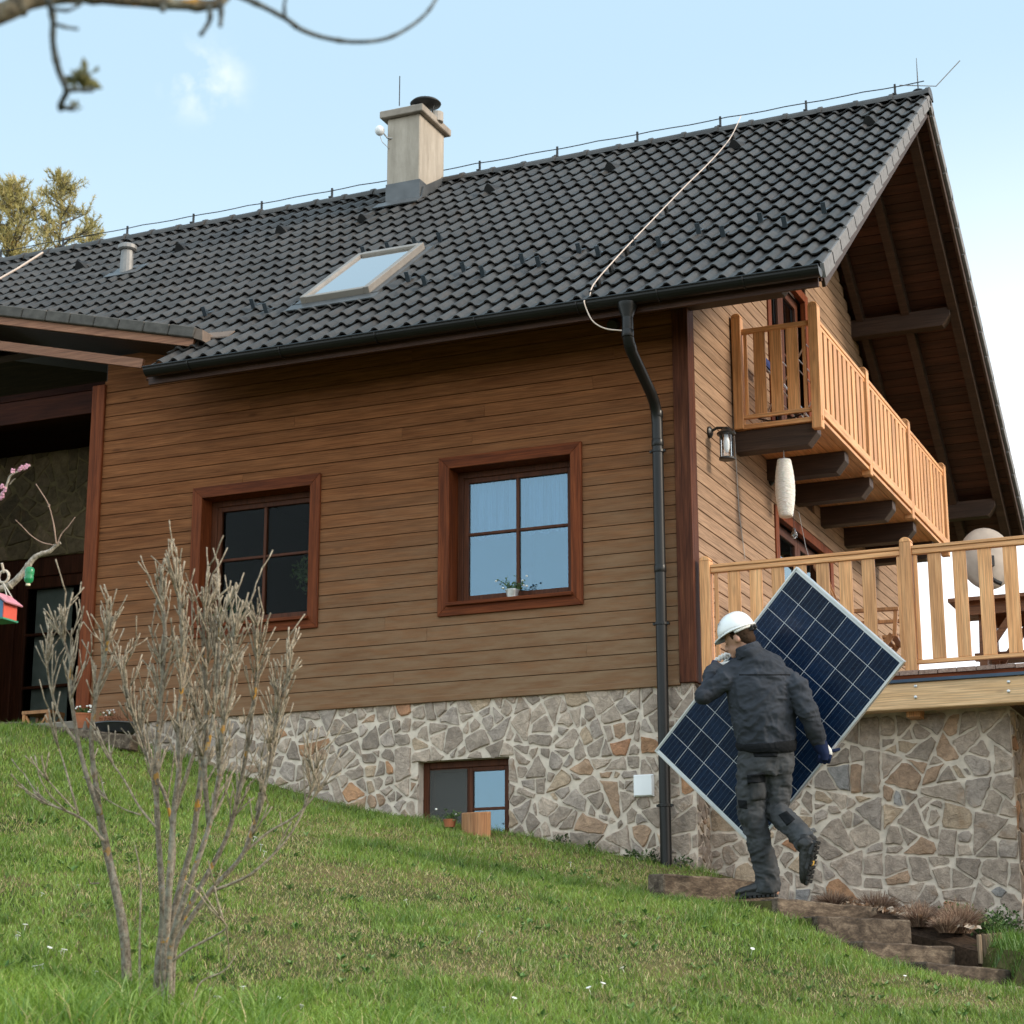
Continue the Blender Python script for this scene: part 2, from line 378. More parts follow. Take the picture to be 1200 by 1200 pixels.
# ------------------------------------------------------------ terrain
def ss(t): t = max(0., min(1., t)); return t*t*(3-2*t)
def zwall(x): return float(np.interp(x, [-40, -12, -8, -6.35, -5.44, -4.55, -3.11, -1.5, -.2, 2.3, 5, 8, 40],
                                     [7.5, 4.5, 4.25, 4.15, 4.03, 3.74, 3.29, 2.99, 2.70, 2.25, 1.85, 1.5, -2]))
ST = []    # steps: (left point, right point, height of timber top)
for (a, b), D, h in zip((((778,1023),(947,1038)), ((912,1053),(1028,1063)), ((958,1073),(1068,1078)), ((1013,1103),(1130,1110)),
                      ((1087,1127),(1187,1137)), ((1173,1155),(1230,1160))), (13.2, 12.85, 12.5, 12.15, 11.8, 11.45), (0,)*6):
    A = dep(*a, D); B = at(*b, 2, A.z); d = (B-A); L = min(d.length, 1.35); B = A + d.normalized()*L
    if D < 12: B = at(*b, 1, -.98 if D > 11.6 else -1.35)
    ST.append((A, B))
def lawn0(x, y):
    z = zwall(x)
    if y < 0: return z + .132*y - .12*ss((x-.9)/1.2)*ss((-y-.3)/1.2)*ss((y+7)/3) if y > -40 else z - 5.3
    if y < .6 or x < 2.35: return z if y < 9 else z - (y-9)*.35
    return z - (y-.6)*.25
def stairz(x, y):
    # level treads that follow the timbers
    xs = [s[0].x + (s[1].x-s[0].x)*max(0, min(1, (y-s[0].y)/(s[1].y-s[0].y))) for s in ST]
    z = None
    for i in range(len(ST)):
        if x < xs[i]: 
            z = ST[max(i-1, 0)][0].z if i else ST[0][0].z
            z = ST[i][0].z
            break
    if z is None: z = ST[-1][0].z-.1
    return z
def ground(x, y):
    z = lawn0(x, y) + .05*noise.noise(V((x*.5, y*.5, 3)))*(1 if y < -.4 else 0) + .018*noise.noise(V((x*1.7, y*1.7, 8)))
    if y < -.2: z += .0
    return z
def in_steps(x, y):
    if x < .25 or x > 2.85 or y > float(np.interp(x, [1.3, 2.2, 2.4, 2.8], [-.5, -.85, -1.0, -1.35])): return 0
    yl = float(np.interp(x, [s[0].x for s in ST], [s[0].y for s in ST]))   # the near ends of the timbers
    return 1 if y > yl - .02 else 0
def terr(x, y):
    if in_steps(x, y):
        return float(np.interp(x-.25, [s[0].x for s in ST], [s[0].z for s in ST])) - .22
    g = ground(x, y)
    if y > -1.0 and .25 < x < 2.75: g = min(g, 2.26-.17*(x-1.0))
    return g
def grid(xs, ys, fn, name, mt):
    nx, ny = len(xs), len(ys)
    vs = [(x, y, fn(x, y)) for y in ys for x in xs]
    fs = [(j*nx+i, j*nx+i+1, (j+1)*nx+i+1, (j+1)*nx+i) for j in range(ny-1) for i in range(nx-1)]
    me = bpy.data.meshes.new(name); me.from_pydata(vs, [], fs); me.update(); me.materials.append(mt)
    me.polygons.foreach_set('use_smooth', [True]*len(me.polygons))
    o = bpy.data.objects.new(name, me); COL.objects.link(o); return o
def mk_ground():
    m, n, b = mat('lawn_soil')
    f = noise_(n, coords(n, (1, 1, 1), False), 1.3, 5, .6); g = noise_(n, coords(n, (1, 1, 1), False), 18, 6, .7)
    c = ramp(n, f, [(.35, (.035, .060, .012)), (.5, (.085, .095, .032)), (.68, (.17, .135, .062))])
    c2 = mixc(n, rng_(n, g, .35, .7, 0, .6), c, (.05, .038, .02))
    lk(n, c2, b.inputs['Base Color']); b.inputs['Roughness'].default_value = .95; b.inputs['Specular IOR Level'].default_value = .1
    bump(n, b, g, .7, .03); return m
MAT['ground'] = mk_ground()
xs = [-600, -200, -80, -40, -25, -16] + list(np.arange(-12, 8.01, .14)) + [10, 14, 20, 30, 60, 200, 600]
ys = [-600, -200, -60, -30, -22] + list(np.arange(-18, -2.6, .2)) + list(np.arange(-2.6, .6, .05)) + [1, 1.5, 2, 3, 4, 6, 9, 12, 16, 25, 40, 80, 200, 700]
def terr_far(x, y):
    if abs(x) > 26 or y > 20 or y < -41:
        return -3.0 - .002*max(abs(x), abs(y)) if x > -26 or y > 20 else -3.0
    return terr(x, y)
lawn = grid(xs, ys, terr_far, 'ground', MAT['ground']); tag(lawn, kind='structure')

MAT['path'] = mk_ground()
tr_ = MB()
for i in range(len(ST)-1):
    (A0, B0), (A1, B1) = ST[i], ST[i+1]; z = ST[i+1][0].z-.012
    tr_.add([(A0.x-.05, A0.y+.01, z), (A1.x-.05, A1.y+.01, z), (B1.x-.05, B1.y, z), (B0.x-.05, B0.y, z), (A0.x-.05, A0.y+.01, z-.3), (A1.x-.05, A1.y+.01, z-.3), (B1.x-.05, B1.y, z-.3), (B0.x-.05, B0.y, z-.3)],
            [(0,1,2,3), (4,7,6,5), (0,4,5,1), (1,5,6,2), (2,6,7,3), (3,7,4,0)])
tag(tr_.build('path', MAT['path']), kind='structure')

# ------------------------------------------------------------ house
H = thing('timber_house', 'brown timber clad house on a stone base with dark tiled gable roof', 'house', (0, 0, 0))

def poly_area(p): return abs(sum(p[i][0]*p[(i+1)%len(p)][1]-p[(i+1)%len(p)][0]*p[i][1] for i in range(len(p))))/2
def clip(p, nx, ny, d):          # keep nx*x+ny*y <= d
    out = []
    for i in range(len(p)):
        a, b = p[i], p[(i+1) % len(p)]; da = nx*a[0]+ny*a[1]-d; db = nx*b[0]+ny*b[1]-d
        if da <= 0: out.append(a)
        if (da < 0 < db) or (db < 0 < da):
            t = da/(da-db); out.append((a[0]+(b[0]-a[0])*t, a[1]+(b[1]-a[1])*t))
    return out
STONES = [((.27,.235,.19),9), ((.235,.205,.165),8), ((.31,.27,.215),7), ((.26,.235,.20),6), ((.21,.185,.15),5), ((.33,.27,.19),3), ((.31,.185,.10),1.3), ((.26,.145,.08),.6), ((.29,.21,.14),2)]
BLUE = STONES[:8] + [((.22,.225,.215),1.6)] + STONES[8:]
def stones(o3, u, v, nrm, wd, ht, holes=(), seed=1, s=.152, pal=STONES, extra=None):
    """crazy-paving cladding: every stone a small raised irregular slab"""
    R = random.Random(seed); mb = MB(); u, v, nrm, o3 = V(u), V(v), V(nrm), V(o3)
    cells = []
    def split(poly, tgt):
        ar = poly_area(poly)
        cx, cy = sum(p[0] for p in poly)/len(poly), sum(p[1] for p in poly)/len(poly)
        xx = sum((p[0]-cx)**2 for p in poly); yy = sum((p[1]-cy)**2 for p in poly); xy = sum((p[0]-cx)*(p[1]-cy) for p in poly)
        an = .5*math.atan2(2*xy, xx-yy); elong = max(((p[0]-cx)*math.cos(an)+(p[1]-cy)*math.sin(an)) for p in poly)-min(((p[0]-cx)*math.cos(an)+(p[1]-cy)*math.sin(an)) for p in poly)
        if ar < tgt and elong < 2.1*math.sqrt(ar) or ar < .006: cells.append(poly); return
        a2 = an+R.gauss(0, .27); nx, ny = math.cos(a2), math.sin(a2); o = R.uniform(-.2, .2)*elong
        dd = nx*cx+ny*cy+o; A_ = clip(poly, nx, ny, dd); B_ = clip(poly, -nx, -ny, -dd)
        if len(A_) < 3 or len(B_) < 3: cells.append(poly); return
        for q in (A_, B_): split(q, s*s*R.choice((.5, .8, 1.1, 1.5, 2.0)))
    big = [(0, 0), (wd, 0), (wd, ht), (0, ht)]; split(big, .01)
    tot = sum(c[1] for c in pal)
    for poly in cells:
        g = R.uniform(.0070, .0115); src = poly; ccx, ccy = sum(p[0] for p in src)/len(src), sum(p[1] for p in src)/len(src)
        for k in range(len(src)):
            a, b = src[k], src[(k+1) % len(src)]; ex, ey = b[0]-a[0], b[1]-a[1]; L = math.hypot(ex, ey)
            if L < 1e-5: continue
            nx, ny = ey/L, -ex/L
            if nx*(ccx-a[0])+ny*(ccy-a[1]) > 0: nx, ny = -nx, -ny
            edge = min(a[0], wd-a[0], a[1], ht-a[1]) < 1e-4 and min(b[0], wd-b[0], b[1], ht-b[1]) < 1e-4
            poly = clip(poly, nx, ny, nx*a[0]+ny*a[1]-(g if not edge else .004))
            if len(poly) < 3: break
        if len(poly) < 3: continue
        # knock the corners off
        for k in range(len(poly)):
            p = src[k % len(src)]; dx, dy = p[0]-ccx, p[1]-ccy; L = math.hypot(dx, dy)
            if L > 1e-4 and R.random() < .75:
                q2 = clip(poly, dx/L, dy/L, (dx/L)*ccx+(dy/L)*ccy+L-g*1.3-R.uniform(.004, .024))
                if len(q2) > 2: poly = q2
        for (hx0, hy0, hx1, hy1) in holes:
            bx0, bx1 = min(p[0] for p in poly), max(p[0] for p in poly); by0, by1 = min(p[1] for p in poly), max(p[1] for p in poly)
            if bx1 > hx0 and bx0 < hx1 and by1 > hy0 and by0 < hy1:
                c = [clip(poly, 1, 0, hx0), clip(poly, -1, 0, -hx1), clip(poly, 0, 1, hy0), clip(poly, 0, -1, -hy1)]
                c = [q for q in c if len(q) > 2]; poly = max(c, key=poly_area) if c else []
                if len(poly) < 3: break
        if len(poly) < 3 or poly_area(poly) < .0012: continue
        # roughen outline
        q = []
        for k in range(len(poly)):
            a, b = poly[k], poly[(k+1) % len(poly)]; L = math.hypot(b[0]-a[0], b[1]-a[1])
            if L < .012: continue
            m = max(1, int(L/.035))
            ca = (a[0]*1, a[1]*1)
            for t in range(m):
                f = t/m; jx, jy = (R.gauss(0, .0036), R.gauss(0, .0036))
                q.append((a[0]+(b[0]-a[0])*f+jx, a[1]+(b[1]-a[1])*f+jy))
        if len(q) < 3: continue
        cx, cy = sum(p[0] for p in q)/len(q), sum(p[1] for p in q)/len(q)
        h = R.uniform(.007, .019); tilt = (R.gauss(0, .035), R.gauss(0, .035))
        k = R.random()*tot
        for c, wgt in pal:
            k -= wgt
            if k <= 0: break
        br = R.uniform(1.06, 1.46); c = (c[0]*br*1.12, c[1]*br*1.01, c[2]*br*1.0)
        rr = math.sqrt(poly_area(poly)/3.14); n_ = len(q)
        def P3(px, py, hh): return o3+u*px+v*py+nrm*hh
        vs = [P3(px, py, -.01) for px, py in q] + [P3(px, py, h*.72) for px, py in q]
        k2 = 1-.008/rr
        vs += [P3(cx+(px-cx)*k2, cy+(py-cy)*k2, h+R.gauss(0, .0012)+(px-cx)*tilt[0]+(py-cy)*tilt[1]) for px, py in q]
        vs.append(P3(cx, cy, h+.002))
        fs = [(a*n_+j, a*n_+(j+1)%n_, (a+1)*n_+(j+1)%n_, (a+1)*n_+j) for a in (0, 1) for j in range(n_)]
        fs += [(2*n_+j, 2*n_+(j+1)%n_, 3*n_) for j in range(n_)]
        mb.add(vs, fs, c)
    return mb

# main stone base, split round the basement window
BX0, BX1, BZ0, BZ1 = -2.37, -1.56, 2.82, 3.61
base = MB()
def slab_with_hole(mb, x0, x1, z0, z1, hx0, hx1, hz0, hz1, y0, y1):
    mb.box((x0, y0, z0), (hx0, y1, z1)); mb.box((hx1, y0, z0), (x1, y1, z1)); mb.box((hx0, y0, hz1), (hx1, y1, z1)); mb.box((hx0, y0, z0), (hx1, y1, hz0))
slab_with_hole(base, -5.62, 0, 2.2, 4.12, BX0, BX1, BZ0, BZ1, 0, .3)
base.box((0, .32, 1.5), (2.34, .62, 3.82)); base.box((2.10, .62, 1.5), (2.34, 7.5, 3.82)); base.box((-.3, .3, 1.5), (0, 8.0, 4.12))
SB = P(base, 'stone_base', MAT['mortar'], H)
P(stones((-5.62, 0, 2.2), (1,0,0), (0,0,1), (0,-1,0), 5.62, 1.92, [(BX0+5.62-.0, BZ0-2.2, BX1+5.62, BZ1-2.2)], 11), 'stone_cladding', MAT['stone'], SB)
P(stones((0, 0, 2.0), (0,1,0), (0,0,1), (1,0,0), .32, 2.12, [], 12, .14), 'stone_cladding', MAT['stone'], SB)
P(stones((0.01, .32, 1.8), (1,0,0), (0,0,1), (0,-1,0), 2.33, 2.0, [], 13, .160, BLUE), 'stone_cladding', MAT['stone'], SB)
P(stones((2.34, .32, 1.8), (0,1,0), (0,0,1), (1,0,0), 1.6, 2.0, [], 14, .2), 'stone_cladding', MAT['stone'], SB)

# timber siding, front
TH = .117
def rects_minus(a, b, z0, z1, holes):
    segs = [(a, b)]
    for (h0, h1, hz0, hz1) in holes:
        if z1 > hz0 and z0 < hz1:
            ns = []
            for s0, s1 in segs:
                if h1 <= s0 or h0 >= s1: ns.append((s0, s1)); continue
                if h0 > s0: ns.append((s0, h0))
                if h1 < s1: ns.append((h1, s1))
            segs = ns
    return segs
W2 = (-2.19, -.90, 4.79, 6.15); W1 = (-4.61, -3.32, 4.79, 6.15)
wh = [(W[0]+.05, W[1]-.05, W[2]+.05, W[3]-.05) for W in (W1, W2)]
sm = MB(); R_ = random.Random(3)
k = 0; z = 4.13
while z < 7.28:
    for a, b in rects_minus(-5.62, -.10, z, z+TH, wh):
        cuts = [a]; 
        x = a + R_.uniform(1.4, 4.0)
        while x < b-.5: cuts.append(x); x += R_.uniform(2.2, 4.2)
        cuts.append(b)
        for c0, c1 in zip(cuts, cuts[1:]):
            y = R_.gauss(0, .0006)
            vs = [(c0+.0008, yy, zz) for yy, zz in ((0, z), (-.021+y, z+.003), (-.021+y, z+TH-.0048), (-.013, z+TH-.0018), (0, z+TH-.0018))]
            vs += [(c1-.0008, q[1], q[2]) for q in vs]
            sm.add(vs, [(0,1,6,5), (1,2,7,6), (2,3,8,7), (3,4,9,8), (0,4,3,2,1), (5,6,7,8,9)])
    z += TH
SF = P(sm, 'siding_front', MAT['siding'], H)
wall = MB()
for a, b, c, d in ((-5.62, wh[0][0], 4.12, 7.5), (wh[0][1], wh[1][0], 4.12, 7.5), (wh[1][1], -.02, 4.12, 7.5), (wh[0][0], wh[0][1], 4.12, wh[0][2]), (wh[0][0], wh[0][1], wh[0][3], 7.5), (wh[1][0], wh[1][1], 4.12, wh[1][2]), (wh[1][0], wh[1][1], wh[1][3], 7.5)):
    wall.box((a, 0.001, c), (b, .25, d))
P(wall, 'wall', MAT['dark_x'], H)
# gable siding
TP = .75; CS = 1/math.sqrt(1+TP*TP); SN = TP*CS
def zroof(y): return 7.075+TP*(y+.7) if y <= 4 else 7.075+TP*4.7-TP*(y-4)
YG1 = 8.1
gh = [(2.42, 3.86, 6.45, 8.60), (2.42, 4.45, 4.09, 6.10)]
gm = MB(); z = 4.13
while z < 10.4:
    zz = z+TH+.2
    ya = .12 if zz < zroof(.12) else (zz-7.075)/TP-.7
    yb = YG1 if zz < zroof(YG1) else 4+(7.075+TP*4.7-zz)/TP
    if yb > ya:
        for a, b in rects_minus(ya, yb, z, z+TH, gh):
            vs = [(xx, a, q) for xx, q in ((0, z), (.019, z+.004), (.019, z+TH-.0075), (.010, z+TH-.002), (0, z+TH-.002))]
            vs += [(q[0], b, q[2]) for q in vs]
            gm.add(vs, [(0,1,6,5), (1,2,7,6), (2,3,8,7), (3,4,9,8), (0,4,3,2,1), (5,6,7,8,9)])
    z += TH
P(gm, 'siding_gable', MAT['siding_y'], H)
gw = MB()
gw.box((-.2, .0, 4.12), (-.001, 2.42, 7.3)); gw.box((-.2, 4.45, 4.12), (-.001, YG1, 7.0)); gw.box((-.2, 2.42, 6.1), (-.001, 4.45, 6.45)); gw.box((-.2, 3.86, 6.45), (-.001, 4.45, 8.6))
gw.add([(-.1, .5, 7.3), (-.1, 2.42, 7.3), (-.1, 2.42, zroof(2.42)-.15)], [(0, 1, 2)])
gw.add([(-.1, 2.42, 8.6), (-.1, 4.45, 8.6), (-.1, 4.45, zroof(4.45)-.15), (-.1, 4, zroof(4)-.15), (-.1, 2.42, zroof(2.42)-.15)], [(0, 1, 2, 3, 4)])
gw.add([(-.1, 4.45, 7), (-.1, YG1, 7), (-.1, YG1, zroof(YG1)-.2), (-.1, 4.45, zroof(4.45)-.15)], [(0, 1, 2, 3)])
P(gw, 'gable_wall', MAT['dark_x'], H)
# corner board
cb = MB(); cb.box((-.10, -.045, 4.10), (.035, -.001, 7.5)); P(cb, 'corner_board', MAT['corner'], H, bevel=.004)
cb = MB(); cb.box((0.001, -.001, 4.10), (.034, .12, 7.5)); P(cb, 'corner_board', MAT['corner'], H, bevel=.004)
sl = MB(); sl.box((-5.6, -.035, 4.085), (-.10, 0, 4.135)); P(sl, 'drip_board', MAT['siding'], H, bevel=.004); sl = MB(); sl.box((-5.6, -.015, 7.27), (-4.3, -.002, 7.52)); P(sl, 'frieze_board', MAT['siding'], H)

# rooms behind the glass
def room(name, x0, x1, z0, z1, y0=.26, y1=2.4):
    r = MB(); t = .02
    r.box((x0-t, y1, z0-t), (x1+t, y1+t, z1+t)); r.box((x0-t, y0, z0-t), (x0, y1, z1+t)); r.box((x1, y0, z0-t), (x1+t, y1, z1+t))
    r.box((x0, y0, z0-t), (x1, y1, z0)); r.box((x0, y0, z1), (x1, y1, z1+t)); return P(r, name, MAT['room'], H)
room('room', -2.35, -.75, 4.5, 6.4); room('room', -4.8, -3.1, 4.5, 6.4); room('room', -2.6, -1.3, 2.5, 3.9, .31)

def window(W, gl, label):
    x0, x1, z0, z1 = W; t = .10; a, b, c, d = x0+t, x1-t, z0+t, z1-t
    y = .13; f = MB(); q = .055
    f.add([(X_, yy, Z_) for yy in (y, y+.07) for X_, Z_ in ((a, c+.008), (b, c+.008), (b, d), (a, d), (a+q, c+.008+q*.8), (b-q, c+.008+q*.8), (b-q, d-q), (a+q, d-q))],
          [(k, (k+1)%4, 4+(k+1)%4, 4+k) for k in range(4)]+[(8+k, 12+k, 12+(k+1)%4, 8+(k+1)%4) for k in range(4)]+[(k, 8+k, 8+(k+1)%4, (k+1)%4) for k in range(4)]+[(4+k, 4+(k+1)%4, 12+(k+1)%4, 12+k) for k in range(4)])
    wdw = P(f, 'window', MAT['frame'], H, bevel=.004, label=label)
    for xa, xb in ((x0, x0+t), (x1, x1-t)):          # mitred casing
        fr = MB(); fr.add([(xa, -.042, z0), (xa, -.042, z1), (xb, -.042, z1-t), (xb, -.042, z0+t), (xa, .0, z0), (xa, .0, z1), (xb, .0, z1-t), (xb, .0, z0+t)],
               [(0,1,2,3), (4,7,6,5), (0,4,5,1), (1,5,6,2), (2,6,7,3), (3,7,4,0)]); P(fr, 'casing', MAT['trim_z'], wdw, bevel=.003)
    for za, zb in ((z0, z0+t), (z1, z1-t)):
        fr = MB(); fr.add([(x0, -.0415, za), (x1, -.0415, za), (x1-t, -.0415, zb), (x0+t, -.0415, zb), (x0, 0, za), (x1, 0, za), (x1-t, 0, zb), (x0+t, 0, zb)],
               [(0,1,2,3), (4,7,6,5), (0,4,5,1), (1,5,6,2), (2,6,7,3), (3,7,4,0)]); P(fr, 'casing', MAT['trim_x'], wdw, bevel=.003)
    rv = MB(); a, b, c, d = x0+t, x1-t, z0+t, z1-t      # reveal boards
    rv.box((a-.02, -.0, c), (a, .20, d)); rv.box((b, 0, c), (b+.02, .20, d)); rv.box((a-.02, 0, d), (b+.02, .20, d+.02))
    P(rv, 'reveal', MAT['trim_z'], wdw)
    si = MB(); si.box((a-.015, -.075, c-.022), (b+.015, .17, c+.008)); P(si, 'sill', MAT['trim_x'], wdw, bevel=.004)
    y = .13; f = MB(); q = .055
    sa = MB(); s = .042; a2, b2, c2, d2 = a+q, b-q, c+.008+q*.8, d-q
    sa.box((a2, y+.012, c2), (a2+s, y+.06, d2)); sa.box((b2-s, y+.012, c2), (b2, y+.06, d2)); sa.box((a2+s, y+.012, d2-s), (b2-s, y+.06, d2)); sa.box((a2+s, y+.012, c2), (b2-s, y+.06, c2+s))
    mx, mz = (a2+b2)/2, (c2+d2)/2+.04
    sa.box((mx-.014, y+.014, c2+s), (mx+.014, y+.058, d2-s)); sa.box((a2+s, y+.016, mz-.012), (mx-.014, y+.056, mz+.012)); sa.box((mx+.014, y+.016, mz-.012), (b2-s, y+.056, mz+.012))
    P(sa, 'sash', MAT['frame'], wdw, bevel=.003)
    g = MB(); g.box((a2+s, y+.033, c2+s), (b2-s, y+.039, d2-s)); P(g, 'pane', gl, wdw)
    return wdw, (a2+s, b2-s, c2+s, d2-s)
w2, g2 = window(W2, MAT['glass_blue'], 'window with sky reflected in four panes')
w1, g1 = window(W1, MAT['glass_dark'], 'window with dark panes and plants inside')
# lace curtain behind the sky-blue window
def mk_curtain():
    m, n, b = mat('sheer_curtain')
    f = noise_(n, coords(n, (26, 1, .4), False), 1.0, 3)
    lk(n, ramp(n, f, [(.35, (.10, .12, .14)), (.65, (.32, .36, .39))]), b.inputs['Base Color']); b.inputs['Roughness'].default_value = .9
    return m
MAT['curtain'] = mk_curtain()
cu = MB(); N = 60; vs = []; 
for i in range(N+1):
    x = g2[0]-.02+(g2[1]-g2[0]+.04)*i/N; y = .27+.012*math.sin(i*1.3)
    vs += [(x, y, g2[3]+.03), (x, y, g2[3]-.44-.03*abs(math.sin(i*.33)))]
cu.add(vs, [(2*i, 2*i+2, 2*i+3, 2*i+1) for i in range(N)]); P(cu, 'curtain', MAT['curtain'], w2, smooth=True)

# basement window
bf = MB(); y = .10; q = .055
bf.box((BX0, y, BZ0), (BX0+q, y+.07, BZ1)); bf.box((BX1-q, y, BZ0), (BX1, y+.07, BZ1)); bf.box((BX0+q, y, BZ1-q), (BX1-q, y+.07, BZ1)); bf.box((BX0+q, y, BZ0), (BX1-q, y+.07, BZ0+q))
bw = P(bf, 'basement_window', MAT['frame'], H, bevel=.004, label='small basement window with one dark and one bright half')
sa = MB(); a, b, c, d = BX0+q, BX1-q, BZ0+q, BZ1-q; mx = (a+b)/2; s = .035
for xa, xb in ((a, mx), (mx, b)):
    sa.box((xa, y+.012, c), (xa+s, y+.06, d)); sa.box((xb-s, y+.012, c), (xb, y+.06, d)); sa.box((xa+s, y+.012, d-s), (xb-s, y+.06, d)); sa.box((xa+s, y+.012, c), (xb-s, y+.06, c+s)); sa.box((xa+s, y+.016, (c+d)/2-.01), (xb-s, y+.056, (c+d)/2+.012))
P(sa, 'sash', MAT['frame'], bw, bevel=.003)
g = MB(); g.box((a+s, y+.03, c+s), (mx-s, y+.036, d-s)); P(g, 'pane', MAT['glass_dark'], bw)
g = MB(); g.box((mx+s, y+.03, c+s), (b-s, y+.036, d-s)); P(g, 'pane', MAT['glass_blue'], bw)
sc_ = MB(); sc_.box((a+.005, y+.001, c+.01), (mx-.012, y+.009, d-.01)); 
m, n, b_ = mat('insect_screen'); b_.inputs['Base Color'].default_value = (.10, .10, .095, 1); b_.inputs['Alpha'].default_value = .55; b_.inputs['Roughness'].default_value = .8
P(sc_, 'insect_screen', m, bw)

# ---- roof
S_LEN = 4.7/CS; GA = S_LEN/17.5
def rp(x, s, h=0, side=1):
    y = -.7+s*CS if side == 1 else 8.7-s*CS
    return V((x, y - SN*h*side, 7.075+s*SN+CS*h))
XR, XL, XC = 1.34, -12.6, -4.68
def tiles(side=1, spb=8, x0=XL):
    R = random.Random(5+side); vs = []; fs = []; cs = []
    pr = []
    for k in range(spb):
        t = k/spb
        pr.append(.036*math.sin(math.pi*min(1, t/.56))**.85 if t < .56 else (.008 if .6 < t < .7 else .0))
    rows = 18
    for r in range(rows):
        xa = XR
        xe = x0 if (r >= 4 or side == -1) else (-5.2 if r == 3 else XC)
        nb = int(round((xa-xe)/.15)); s0 = r*GA-.02; s1 = min((r+1)*GA+.03, S_LEN+.0)
        tj = {}
        o = len(vs)
        n_ = nb*spb+1
        rows_s = [(s0+.004, -.014, .036), (s0, .0, .036), (s0+.012, .004, .037), (s1, .0, .0)]
        for q, (s, dh, base_) in enumerate(rows_s):
            for i in range(n_):
                x = xa - i*.15/spb; ti = i//(spb*2)
                if ti not in tj: tj[ti] = (R.gauss(0, .0022), R.random(), R.random(), R.gauss(0, .003))
                j = tj[ti]; h = pr[i % spb] + base_ + (dh if q == 0 else 0) + (j[0] if q < 3 else 0)
                vs.append(rp(x, s+(j[3] if q < 3 else 0), h, side)); cs.append((j[1], j[2], j[1]))
        for q in range(3):
            for i in range(n_-1):
                a = o+q*n_+i; fs.append((a, a+1, a+n_+1, a+n_))
    mb = MB(); mb.v = [tuple(v) for v in vs]; mb.f = fs; mb.c = cs; return mb
RO = P(tiles(1), 'roof', MAT['tiles'], H)
for p in RO.data.polygons: p.use_smooth = True
ob = RO.modifiers.new('split', 'EDGE_SPLIT'); ob.split_angle = math.radians(50)
P(tiles(-1, 4), 'roof_rear_slope', MAT['tiles'], H)
# deck of the roof: boards seen from below in the overhangs
so = MB(); R_ = random.Random(9)
def board(side, s, x0, x1, wd=.11, h=-.10):
    c = (rp(x0, s, h, side)+rp(x1, s, h, side))/2
    d = (rp(x0, s+1, h, side)-rp(x0, s, h, side))
    nrm = (rp(x0, s, h+1, side)-rp(x0, s, h, side))
    so.obox(c, V((abs(x1-x0)/2, 0, 0)), d*(wd/2-.003), nrm*.011)
s = .06
while s < S_LEN-.02:
    board(1, s, 0.02 if s > .9 else (-4.75 if s < .95 else .02), 1.30); board(-1, s, .02, 1.30); s += .111
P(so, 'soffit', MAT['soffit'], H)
sh = MB()
for side in (1, -1):
    if side == 1:
        c = (rp(XC, 0.02, -.05)+rp(1.31, S_LEN, -.05))/2; sh.obox(c, V(((1.31-XC)/2, 0, 0)), V((0, CS, SN))*(S_LEN/2-.02), V((0, -SN, CS))*.03)
        c = (rp(XL, 1.35, -.05)+rp(XC, S_LEN, -.05))/2; sh.obox(c, V(((XC-XL)/2, 0, 0)), V((0, CS, SN))*((S_LEN-1.35)/2), V((0, -SN, CS))*.03)
    else:
        c = (rp(XL, 0.0, -.05, -1)+rp(1.31, S_LEN, -.05, -1))/2; sh.obox(c, V(((1.31-XL)/2, 0, 0)), V((0, -CS, SN))*(S_LEN/2), V((0, SN, CS))*.03)
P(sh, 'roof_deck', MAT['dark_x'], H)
vb = MB()   # barge boards and verge rafters
for side in (1, -1):
    for x, wd, ht, h in ((1.30, .03, .17, -.085), (1.13, .10, .14, -.175), (.62, .09, .14, -.175), (.12, .08, .14, -.175)):
        a, b = rp(x, .05 if side == -1 or x > 1.2 else .9, h, side), rp(x, S_LEN, h, side); up = (rp(x, 0, 1, side)-rp(x, 0, 0, side))
        vb = MB(); vb.bar(a, b, wd, ht, up); P(vb, 'rafter', MAT['dark_x'], H, bevel=.004)
vt = MB()   # verge tiles: their side cheeks
R_ = random.Random(2)
for side in (1, -1):
    for r in range(18):
        s0, s1 = r*GA-.03, min((r+1)*GA, S_LEN)
        if s1-s0 < .1: continue
        a, b = rp(1.335, s0, -.028+.012, side), rp(1.335, s1, -.028-.006, side); up = (rp(0, 0, 1, side)-rp(0, 0, 0, side))
        vt.bar(a, b, .032, .115, up, (R_.random(), R_.random(), R_.random()))
P(vt, 'verge_tile', plain('weathered_verge_tile', (.17, .165, .165), .7, 0, .2, 20), H, bevel=.003)
rt = MB(); x = XR+.02; R_ = random.Random(4)
while x > XL:
    vs = []; x2 = x-.40; 
    for xx, rr in ((x, .118), (x-.04, .118), (x-.041, .108), (x2, .102)):
        for k in range(9):
            an = math.pi*(.02+.96*k/8); vs.append((xx, 4+rr*1.05*math.cos(an), 10.585+rr*.95*math.sin(an)+R_.gauss(0, .0006)))
    rt.add(vs, [(a*9+k, a*9+k+1, (a+1)*9+k+1, (a+1)*9+k) for a in range(3) for k in range(8)] + [tuple(range(9)), tuple(27+k for k in range(9))])
    x -= .37
P(rt, 'ridge_tile', MAT['tiles'], H)
